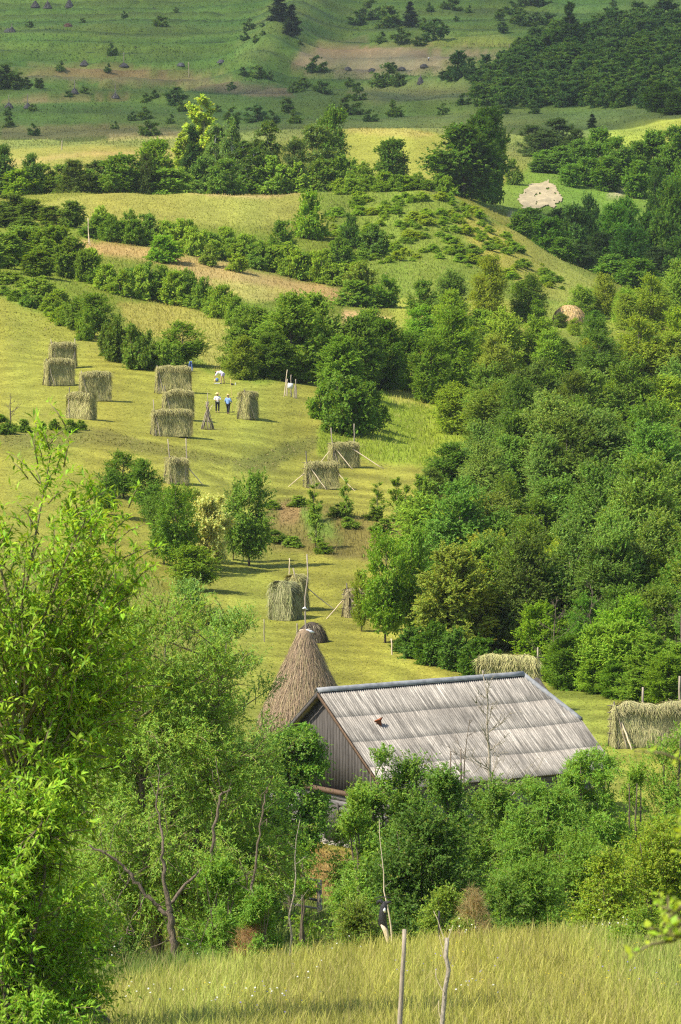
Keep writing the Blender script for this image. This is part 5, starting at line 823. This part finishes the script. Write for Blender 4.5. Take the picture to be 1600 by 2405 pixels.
V, Fc = flat_box(gx - .22, gx - .02, -e_w - .1, e_w + .1, zb - .16, zb + .02); obj('tie_beam', mesh('tie_beam', V, Fc, M_plank2), barn)
for yv in (-.2, -1.0): V, Fc = flat_box(gx - .19, gx - .12, yv - .07, yv + .07, .3, 1.9); obj('door_post', mesh('door_post', V, Fc, M_plank), barn)
V, Fc = flat_box(gx - .17, gx - .13, -.93, -.27, .34, 1.82); obj('door', mesh('door', V, Fc, M_plank), barn)
for sg in (-1, 1):   # barge boards and eave rafters
    a = np.array([-.02, sg * .02, ridge_h - .06]); b = np.array([-.02, sg * (BW + .02), ridge_h - BH - .07]); dz = np.array([0, 0, -.15]); ox = np.array([.035, 0, 0]); Vv = [a, b, b + dz, a + dz, a + ox, b + ox, b + dz + ox, a + dz + ox]; obj('barge_board', mesh('barge_board', Vv, [np.array([[0, 1, 2, 3], [7, 6, 5, 4], [0, 4, 5, 1], [1, 5, 6, 2], [2, 6, 7, 3], [3, 7, 4, 0]])], M_plank2 if sg < 0 else M_plank), barn)
ps = []
for i in range(14):
    x_ = .5 + i * (BL - .9) / 13
    for sg in (-1, 1): ps.append((np.array([[x_, sg * (BW - 1.2), ridge_h - (BW - 1.2) * BH / BW - .12], [x_, sg * (BW - .08), ridge_h - BH - .08]]), np.array([.05, .05])))
V, Fc = tubes(ps, 6); obj('rafters', mesh('rafters', V, Fc, M_plank), barn)
# broken rusty flap and stone footing
M_rust = plain('rust', (.30, .09, .035), .8, .5, 9); ty = .345; xx_ = 1.62
Vf = [[xx_, -BW * ty, ridge_h - BH * ty + .05], [xx_ + .34, -BW * (ty + .01), ridge_h - BH * ty + .06], [xx_ + .38, -BW * ty - .1, ridge_h - BH * ty + .20], [xx_ + .12, -BW * ty - .22, ridge_h - BH * ty + .12], [xx_ + .22, -BW * (ty + .05), ridge_h - BH * (ty + .05) + .05]]
fo = obj('bent_rusty_sheet', mesh('bent_rusty_sheet', Vf, [np.array([[0, 1, 2, 3]]), np.array([[0, 4, 1]])], M_rust), barn); md = fo.modifiers.new('t', 'SOLIDIFY'); md.thickness = .015
def stones(path, n, r, name, par, label=None, seed=1):
    g_ = np.random.default_rng(seed); bm_v = []; q = []; o_ = 0; k_ = 8; m_ = 5
    for i in range(n):
        t = g_.random(); c = np.array(path[0]) * (1 - t) + np.array(path[1]) * t + np.array([g_.normal(0, .06), g_.normal(0, .06), g_.uniform(0, .3)]); sx, sy, sz = r * g_.uniform(.6, 1.5), r * g_.uniform(.5, 1), r * g_.uniform(.35, .7); th = np.linspace(.15, math.pi - .15, m_); an = np.arange(k_) * 2 * math.pi / k_ + g_.random()
        v = np.stack([np.sin(th)[:, None] * np.cos(an) * sx, np.sin(th)[:, None] * np.sin(an) * sy, np.cos(th)[:, None] * sz + 0 * an], -1).reshape(-1, 3) * g_.uniform(.85, 1.12, (m_ * k_, 1)) + c; bm_v.append(v); ix = np.arange(m_ * k_).reshape(m_, k_); q.append(np.stack([ix[:-1], ix[1:], np.roll(ix, -1, 1)[1:], np.roll(ix, -1, 1)[:-1]], -1).reshape(-1, 4) + o_); o_ += m_ * k_
    return obj(name, mesh(name, np.concatenate(bm_v), [np.concatenate(q)], M_stone), par)
M_stone = plain('field_stone', (.30, .27, .22), .9, .4, 5, None, .5)
stones([(gx - .05, -e_w - .1, 0), (gx - .05, e_w, 0)], 80, .2, 'stone_footing', barn); stones([(gx, -e_w - .05, 0), (BL - .5, -e_w - .05, 0)], 90, .2, 'stone_footing', barn, seed=2)
V, Fc = flat_box(gx + .1, BL - .6, -e_w + .1, e_w - .1, -.3, .3); obj('stone_footing', mesh('footing_core', V, Fc, M_stone), barn)
# plank fence
p = ray(752, 2150, 140, 190); fe = empty('plank_fence', p, 'short weathered plank fence panel with three rails', 'fence')
pole(fe, (0, 0, -.15), (-.02, 0, 1.28), .10, M_pole, 'post', 2, r1=.09); pole(fe, (-1.9, 1.3, -.1), (-1.92, 1.3, 1.15), .08, M_pole, 'post', 3, r1=.07)
for i, z_ in enumerate((1.17, .82, .5, .2)):
    a = np.array([0, -.09, z_]); b = np.array([-1.95, 1.25, z_ + .14]); h_ = np.array([0, 0, .13 - .02 * i]); o_ = np.array([.025, .03, 0]); Vv = [a, b, b + h_, a + h_, a + o_, b + o_, b + h_ + o_, a + h_ + o_]; obj('rail', mesh('rail', Vv, [np.array([[0, 1, 2, 3], [7, 6, 5, 4], [0, 4, 5, 1], [1, 5, 6, 2], [2, 6, 7, 3], [3, 7, 4, 0]])], [M_pole, M_dark_pole, M_dark_pole, M_pole][i]), fe)
# charred stump, dead vine heap, stump piles
p = on(903, 103.2); e = empty('charred_stump', p, 'blackened twisted stump with a white patch and pale bare foot', 'stump'); sc_ = 103.2 / F
def sp(x, y, d=0): return (float(xy_(x, 2150)) * 103.2 - p.x, d, float(zy(y)) * 103.2 - p.z)
M_char = plain('charred_wood', (.018, .017, .018), .6, .6, 12, (4, 4, 2), .8, spec=.5)
V, Fc = tubes([(np.array([sp(912, 2232), sp(911, 2200), sp(905, 2182), sp(898, 2168), sp(899, 2150), sp(902, 2130), sp(903, 2118)]), np.array([.055, .05, .07, .10, .09, .085, .05]))], 10); obj('charred_trunk', mesh('charred_trunk', V, Fc, M_char, None, True), e)
V, Fc = tubes([(np.array([sp(914, 2236, -.05), sp(911, 2206, -.05), sp(905, 2184, -.06), sp(896, 2170, -.06)]), np.array([.05, .045, .06, .03]))], 8); obj('pale_foot', mesh('pale_foot', V, Fc, M_new_pole, None, True), e)
V, Fc = tubes([(np.array([sp(904, 2141, -.10), sp(903, 2136, -.11), sp(904, 2131, -.10)]), np.array([.02, .03, .015]))], 8); obj('white_patch', mesh('white_patch', V, Fc, M_white, None, True), e)
V, Fc = tubes([(np.array([sp(903, 2125), sp(893, 2116), sp(888, 2118), sp(885, 2126)]), np.array([.05, .05, .035, .015])), (np.array([sp(904, 2122), sp(912, 2120), sp(920, 2118)]), np.array([.05, .035, .02])), (np.array([sp(880, 2110), sp(895, 2106), sp(912, 2108), sp(922, 2112)]), np.array([.008, .012, .012, .008]))], 8); obj('broken_limbs', mesh('broken_limbs', V, Fc, M_char, None, True), e)
stick('dead_shoot', 1030, 2230, 2140, 'dark broken dead shoot behind the knotty meadow stake', .03, 2, M_char, Y=103, cat='dead shoot')
e = fork; p = e.location.copy()
def lp(x, y, d=0): return (float(xy_(x, y)) * 104.5 - p.x, 104.5 - 112 + d, float(zy(y)) * 104.5 - p.z)
def limb(name, pts, r, mat=M_willow_bark): P_ = np.array([lp(*q) for q in pts]); k_ = np.linspace(0, len(pts) - 1, len(pts) * 4); Q_ = np.stack([np.interp(k_, np.arange(len(pts)), P_[:, c]) for c in range(3)], -1); gq = np.random.default_rng(len(pts) + int(pts[0][0])); Q_[1:] += gq.normal(0, .022, (len(k_) - 1, 3)); V, Fc = tubes([(Q_, np.interp(k_, np.arange(len(pts)), r) * .72 * gq.uniform(.85, 1.15, len(k_)))] + [(np.array([Q_[m_], Q_[m_] + gq.normal(0, .18, 3) + [0, 0, .2], Q_[m_] + gq.normal(0, .3, 3) + [0, 0, .5]]), np.array([.012, .008, .003])) for m_ in gq.integers(3, len(k_), 5)], 9); obj(name, mesh(name, V, Fc, mat, None, True), e)
limb('forked_trunk', [(412, 2290), (410, 2240), (404, 2190), (400, 2150), (395, 2120), (386, 2060), (382, 2000), (374, 1940, .3), (366, 1880, .4), (372, 1800, .4)], [.15, .12, .11, .115, .085, .055, .045, .035, .025, .012]); limb('limb', [(398, 2150), (372, 2135), (340, 2100), (318, 2065), (290, 2035), (250, 2005), (205, 1985)], [.08, .07, .055, .05, .045, .04, .025]); limb('limb', [(396, 2130, .4), (440, 2080, .6), (495, 2040, .7), (500, 1960, .7), (514, 1890, .8), (540, 1860, .8)], [.06, .05, .055, .05, .04, .02])
limb('limb', [(270, 2240), (300, 2180), (340, 2110), (352, 2100)], [.025, .022, .018, .012]); limb('limb', [(250, 2210), (262, 2150), (290, 2090), (310, 2060)], [.02, .018, .014, .01]); limb('limb', [(590, 2130, -.2), (592, 2080), (604, 1990), (618, 1900), (628, 1850)], [.045, .042, .035, .03, .02]); limb('limb', [(592, 2120), (580, 2080), (575, 2040)], [.02, .015, .01]); limb('limb', [(330, 2240), (380, 2215), (420, 2200), (470, 2215)], [.012, .014, .012, .008])
# ---------------------------------------------------------------- people
M_skin = plain('skin', (.48, .28, .19), .6, .08, 5); M_shirtw = plain('white_shirt', (.80, .80, .80), .8, .06, 4); M_shirtb = plain('blue_shirt', (.22, .36, .68), .8, .1, 4); M_trou = plain('dark_trousers', (.02, .021, .026), .85, .2, 5); M_straw = plain('straw_hat', (.66, .46, .18), .8, .15, 9); M_lilac = plain('lilac_shorts', (.50, .42, .66), .8, .1, 5); M_hair = plain('dark_hair', (.03, .02, .015), .7, .2, 9); M_shoe = plain('dark_shoe', (.03, .028, .03), .7, .2, 5)
def skin_obj(name, pts, edges, rad, mat, par, root=0, sub=2):
    me = bpy.data.meshes.new(name); me.from_pydata(pts, edges, []); me.materials.append(mat); o = obj(name, me, par); o.modifiers.new('skin', 'SKIN'); me.skin_vertices  # created with the modifier
    for i, r_ in enumerate(rad): sv = me.skin_vertices[0].data[i]; sv.radius = (r_, r_) if not isinstance(r_, tuple) else r_; sv.use_root = (i == root)
    s_ = o.modifiers.new('sub', 'SUBSURF'); s_.levels = sub; s_.render_levels = sub; return o
def person(px, base, yr, facing, label, J, shirt, trous, hat=True, sleeves='short', Hm=1.66, hair=True, bare_legs=False):
    """J: joints, metres, x right, -y forward of the person"""
    p = ray(px, base, *yr); e = empty('person', p, label, 'person', None, facing)
    n = ['pel', 'spi', 'che', 'nek', 'hd1', 'hd2', 'shl', 'ell', 'wrl', 'shr', 'elr', 'wrr', 'hpl', 'knl', 'anl', 'tol', 'hpr', 'knr', 'anr', 'tor']; V = [J[k] for k in n]; ix = {k: i for i, k in enumerate(n)}
    E_ = [('pel', 'spi'), ('spi', 'che'), ('che', 'nek'), ('nek', 'hd1'), ('hd1', 'hd2'), ('che', 'shl'), ('shl', 'ell'), ('ell', 'wrl'), ('che', 'shr'), ('shr', 'elr'), ('elr', 'wrr'), ('pel', 'hpl'), ('hpl', 'knl'), ('knl', 'anl'), ('anl', 'tol'), ('pel', 'hpr'), ('hpr', 'knr'), ('knr', 'anr'), ('anr', 'tor')]
    R_ = dict(pel=.13, spi=.125, che=.135, nek=.055, hd1=.085, hd2=.075, shl=.06, ell=.042, wrl=.03, shr=.06, elr=.042, wrr=.03, hpl=.085, knl=.055, anl=.04, tol=.03, hpr=.085, knr=.055, anr=.04, tor=.03)
    ed = [(ix[a], ix[b]) for a, b in E_]; rad = [R_[k] for k in n]
    for s_ in 'lr':      # palm, five fingers
        w_ = np.array(J['wr' + s_]); d = unit(w_ - np.array(J['el' + s_])); sd = unit(np.cross(d, [0, 1, .3])); pm = w_ + d * .07; V.append(tuple(pm)); rad.append(.028); k0 = len(V) - 1; ed.append((ix['wr' + s_], k0))
        for f_ in range(4): q = pm + sd * (f_ - 1.5) * .02 + d * .035; V.append(tuple(q)); rad.append(.010); V.append(tuple(q + d * (.035 + .008 * (f_ in (1, 2))) + np.array([0, -.012, -.01]))); rad.append(.007); ed += [(k0, len(V) - 2), (len(V) - 2, len(V) - 1)]
        q = w_ + d * .03 + sd * .035; V.append(tuple(q)); rad.append(.011); V.append(tuple(q + d * .03 + sd * .015)); rad.append(.008); ed += [(ix['wr' + s_], len(V) - 2), (len(V) - 2, len(V) - 1)]
    skin_obj('body', [tuple(v) for v in V], ed, rad, M_skin, e)
    J = {k: np.array(v) for k, v in J.items()}; mid = lambda a, b, t: tuple(J[a] * (1 - t) + J[b] * t)
    sl = .5 if sleeves == 'short' else .95; pts = [tuple(J['pel'] + np.array([0, 0, -.06])) if not bare_legs else tuple(J['pel']), tuple(J['spi']), tuple(J['che']), mid('che', 'nek', .7), tuple(J['shl']), mid('shl', 'ell', .9), mid('ell', 'wrl', sl), tuple(J['shr']), mid('shr', 'elr', .9), mid('elr', 'wrr', sl)]
    skin_obj('shirt', pts, [(0, 1), (1, 2), (2, 3), (2, 4), (4, 5), (5, 6), (2, 7), (7, 8), (8, 9)], [(.20, .15) if not bare_legs else .14, .165, (.185, .15), .075, .085, .068, .06, .085, .068, .06], shirt, e, 1)
    kn = 1.0 if not bare_legs else .3
    pts = [tuple(J['pel']), tuple(J['hpl']), mid('hpl', 'knl', .5 if bare_legs else 1), tuple(J['hpr']), mid('hpr', 'knr', .5 if bare_legs else 1)]; ed = [(0, 1), (1, 2), (0, 3), (3, 4)]; rd = [.155, .11, .08, .11, .08]
    if not bare_legs: pts += [mid('knl', 'anl', .92), mid('knr', 'anr', .92)]; ed += [(2, 5), (4, 6)]; rd += [.066, .066]
    skin_obj('shorts' if bare_legs else 'trousers', pts, ed, rd, trous, e)
    for a, b in (('anl', 'tol'), ('anr', 'tor')): skin_obj('shoe', [tuple(J[a] + np.array([0, .03, -.02])), tuple(J[b])], [(0, 1)], [.05, .042], M_shoe, e)
    hd = J['hd1'] * .45 + J['hd2'] * .55; up = unit(J['hd2'] - J['nek']); fw = unit(np.array([0, -1., 0]) - up * float(np.dot([0, -1., 0], up))); sd = np.cross(fw, up)
    V_, F_ = tubes([(np.array([hd + fw * .08 + up * .0, hd + fw * .112 - up * .02, hd + fw * .085 - up * .035]), np.array([.008, .014, .012]))], 6); obj('nose', mesh('nose', V_, F_, M_skin, None, True), e)
    for s_ in (-1, 1):
        V_, F_ = tubes([(np.array([hd + fw * .078 + sd * s_ * .032 + up * .012, hd + fw * .088 + sd * s_ * .032 + up * .012]), np.array([.011, .008]))], 6); obj('eye', mesh('eye', V_, F_, M_hair, None, True), e)
        V_, F_ = tubes([(np.array([hd + sd * s_ * .082 - up * .02, hd + sd * s_ * .09 + up * .02]), np.array([.014, .016]))], 6); obj('ear', mesh('ear', V_, F_, M_skin, None, True), e)
    V_, F_ = tubes([(np.array([hd + fw * .085 - up * .055 - sd * .025, hd + fw * .09 - up * .055 + sd * .025]), np.array([.006, .006]))], 5); obj('mouth', mesh('mouth', V_, F_, M_rust, None, True), e)
    hc = hd - fw * .02 + up * .03; k_ = 12; th = np.linspace(.05, 1.75, 7); an = np.arange(k_) * 2 * math.pi / k_; vv = np.stack([hc + .098 * (np.sin(t_) * (np.cos(a_) * sd + np.sin(a_) * fw) + np.cos(t_) * up) for t_ in th for a_ in an]); ii = np.arange(7 * k_).reshape(7, k_); q = np.stack([ii[:-1], ii[1:], np.roll(ii, -1, 1)[1:], np.roll(ii, -1, 1)[:-1]], -1).reshape(-1, 4); obj('hair', mesh('hair', vv, [q], M_hair, None, True), e)
    if hat:
        ho = hc + up * .02; rr = [.21, .20, .105, .10, .085, .04, .001]; zz = [.0, .012, .02, .07, .115, .13, .132]; vv = np.stack([ho + r_ * (math.cos(a_) * sd + math.sin(a_) * fw) + z_ * up for r_, z_ in zip(rr, zz) for a_ in an]); o = obj('straw_hat', mesh('straw_hat', vv, [q], M_straw, None, True), e); md = o.modifiers.new('t', 'SOLIDIFY'); md.thickness = .008
    return e
def stand(arm_l, arm_r, el_l, el_r, step=.0): return dict(pel=(0, 0, .92), spi=(0, .01, 1.08), che=(0, 0, 1.28), nek=(0, 0, 1.42), hd1=(0, -.01, 1.50), hd2=(0, -.02, 1.60), shl=(.18, 0, 1.34), ell=el_l, wrl=arm_l, shr=(-.18, 0, 1.34), elr=el_r, wrr=arm_r,
    hpl=(.1, 0, .86), knl=(.11, -.03 - step, .48), anl=(.11, .02 - step, .08), tol=(.12, -.13 - step, .04), hpr=(-.1, 0, .86), knr=(-.11, -.03 + step, .48), anr=(-.11, .04 + step, .08), tor=(-.12, -.11 + step, .04))
person(511, 969, (350, 430), .1, 'woman-like figure in a white blouse, dark trousers and straw hat, hands at the waist'.replace('woman-like figure', 'walker'), stand((.14, -.20, 1.08), (-.14, -.20, 1.08), (.30, -.02, 1.12), (-.30, -.02, 1.12)), M_shirtw, M_trou, sleeves='short')
pb = person(536, 973, (350, 430), math.pi - .35, 'walker in a blue shirt and straw hat, back turned, holding a long wooden rake', stand((.26, -.14, .98), (-.23, -.18, 1.02), (.27, .03, 1.12), (-.27, .0, 1.10), .12), M_shirtb, M_trou, sleeves='long')
rk = empty('hay_rake', pb.location + Vector((.28, -.05, 0)), 'long wooden hay rake upright beside the walker in blue', 'rake'); pole(rk, (.12, -.05, .25), (-.08, .1, 3.0), .018, M_straw, 'handle', 1, .0, .016); pole(rk, (.02, -.3, .22), (.28, .12, .25), .022, M_dark_pole, 'head', 2, .0)
for i in range(6): pole(rk, (.04 + .045 * i, -.26 + .07 * i, .25), (.05 + .045 * i, -.26 + .07 * i, .12), .008, M_dark_pole, 'tooth', i, 0)
bd = dict(pel=(0, .22, .90), spi=(0, .10, 1.02), che=(0, -.16, 1.10), nek=(0, -.30, 1.10), hd1=(0, -.38, 1.08), hd2=(0, -.46, 1.02), shl=(.17, -.20, 1.05), ell=(.20, -.36, .82), wrl=(.16, -.55, .62), shr=(-.17, -.20, 1.05), elr=(-.22, -.34, .84), wrr=(-.17, -.52, .64),
    hpl=(.1, .20, .84), knl=(.12, .10, .47), anl=(.12, .12, .08), tol=(.12, -.03, .04), hpr=(-.1, .20, .84), knr=(-.12, .28, .46), anr=(-.12, .34, .08), tor=(-.12, .19, .04))
person(518, 901, (380, 470), -math.pi / 2 - .3, 'person in a white top and lilac shorts bending forward over things on the grass', bd, M_shirtw, M_lilac, hat=False, bare_legs=True)
pf = person(1007, 144, (1200, 2000), 2.6, 'tiny distant worker in a white shirt standing in the harvested strip', stand((.26, -.1, .9), (-.26, -.1, .9), (.27, .0, 1.12), (-.27, .0, 1.12)), M_shirtw, M_trou, hat=True); 
# things on the grass by the bending person and clothes hung on the tree
def blob(name, px, base, sx, sy, sz, mat, label, cat, yr=(380, 470), z=0):
    p = ray(px, base, *yr); g_ = np.random.default_rng(px); k_ = 12; m_ = 8; th = np.linspace(.1, math.pi - .1, m_); an = np.arange(k_) * 2 * math.pi / k_; v = np.stack([np.sin(th)[:, None] ** .7 * np.cos(an) * sx, np.sin(th)[:, None] ** .7 * np.sin(an) * sy, (np.cos(th)[:, None] * sz + sz * .9) + 0 * an], -1).reshape(-1, 3) * g_.uniform(.88, 1.1, (m_ * k_, 1)); ix = np.arange(m_ * k_).reshape(m_, k_)
    o = obj(name, mesh(name, v, [np.stack([ix[:-1], ix[1:], np.roll(ix, -1, 1)[1:], np.roll(ix, -1, 1)[:-1]], -1).reshape(-1, 4)], mat, None, True)); o.location = p + Vector((0, 0, z)); return tag(o, label, cat)
blob('cloth', 512, 901, .38, .2, .03, M_bag, 'pale blanket spread at the bending person\'s feet', 'blanket'); blob('sack', 505, 897, .10, .08, .13, M_straw, 'small straw-coloured sack before the bending person', 'sack'); blob('bag', 510, 896, .15, .12, .17, M_blue, 'dark bag behind the straw-coloured sack', 'bag')
blob('bag', 546, 904, .14, .1, .07, M_trou, 'small black bag lying right of the bending person', 'bag'); stickb = blob('bottle', 553, 905, .035, .035, .12, M_bag, 'pale bottle lying beside the small black bag', 'bottle'); blob('stone', 560, 938, .18, .12, .12, M_char, 'dark stone in the grass left of the end-on hay rack', 'stone')
p = ray(448, 876, 400, 470); Yc = p.y - .6; g_ = np.random.default_rng(2); xs = np.linspace(-.22, .22, 9); zs = np.linspace(0, 1, 12); V = np.array([[x * (.35 + .65 * z ** .5), Yc + .07 * math.sin(x * 18 + z * 2) + .03 * g_.normal(), float(zy(848)) * Yc - z * .95] for z in zs for x in xs]); V[:, 0] += p.x; ix = np.arange(108).reshape(12, 9)
c_ = obj('hanging_jacket', mesh('hanging_jacket', V, [np.stack([ix[:-1, :-1], ix[1:, :-1], ix[1:, 1:], ix[:-1, 1:]], -1).reshape(-1, 4)], M_blue, None, True)); md = c_.modifiers.new('t', 'SOLIDIFY'); md.thickness = .05; tag(c_, 'dark blue jacket hung on the bushy tree behind the hay racks', 'jacket')

settle_labels()
# ---------------------------------------------------------------- clouds that shade the far hills, and the air
def cloud_mat():
    m, t, b = new_mat('cloud'); b.inputs['Base Color'].default_value = (.85, .87, .9, 1); b.inputs['Roughness'].default_value = 1; b.inputs['Specular IOR Level'].default_value = 0
    tr = N(t, 'ShaderNodeBsdfTransparent'); ms = N(t, 'ShaderNodeMixShader'); ms.inputs[0].default_value = .48; t.links.new(tr.outputs[0], ms.inputs[1]); t.links.new(b.outputs[0], ms.inputs[2]); t.links.new(ms.outputs[0], t.nodes['Material Output'].inputs[0]); return m
M_cloud = cloud_mat()
def cloud(cx, cyy, rx, ry, label, seed, zg=0, alt=720, p_=4):
    k_ = 96; m_ = 24; th = np.linspace(.01, math.pi - .01, m_)[:, None]; an = (np.arange(k_) * 2 * math.pi / k_)[None]
    cx_, sy_ = np.cos(an), np.sin(an); sq = (np.abs(cx_) ** p_ + np.abs(sy_) ** p_) ** (-1 / p_); rr = np.sin(th) ** .5 * sq; x = rr * cx_ * rx; y = rr * sy_ * ry; z = np.cos(th) * 60 + 0 * an
    ed = 1 + np.clip(rr, 0, 1) * 22 / min(rx, ry) * 2 * fbm(np.cos(an) * rx / 60 + seed, np.sin(an) * ry / 60 + 0 * th, 4, seed); x = x * ed; y = y * ed; z = z + 40 * fbm(x / 90, y / 90, 4, seed + 1)
    S = SUN * (alt / SUN.z); v = np.stack([x + cx + S.x, y + cyy + S.y, z + zg + alt], -1).reshape(-1, 3); ix = np.arange(k_ * m_).reshape(m_, k_); q = np.stack([ix[:-1], ix[1:], np.roll(ix, -1, 1)[1:], np.roll(ix, -1, 1)[:-1]], -1).reshape(-1, 4)
    tag(obj('cloud', mesh('cloud', v, [q], M_cloud, None, True)), label, kind='structure')
cloud(100, 2560, 1100, 1560, 'broad thin cloud over the far hills', 3, 20)
cloud(124, 790, 80, 96, 'small thin cloud over the gully and beeches', 8, -10, p_=3)
hm = bpy.data.materials.new('haze'); hm.use_nodes = True; ht = hm.node_tree; ht.nodes.remove(ht.nodes['Principled BSDF']); pv = ht.nodes.new('ShaderNodeVolumePrincipled'); pv.inputs['Color'].default_value = (.80, .90, 1, 1); pv.inputs['Density'].default_value = .00004; ht.links.new(pv.outputs[0], ht.nodes['Material Output'].inputs['Volume'])
zb_ = float(GZ.min()) - 30; zt_ = max(float(GZ.max()) + 60, 120.); xm = float(np.abs(GXX).max()) + 30
V, Fc = flat_box(-xm, xm, -60, 4100, zb_, zt_); tag(obj('haze', mesh('haze', V, Fc, hm)), 'thin summer haze', kind='stuff')
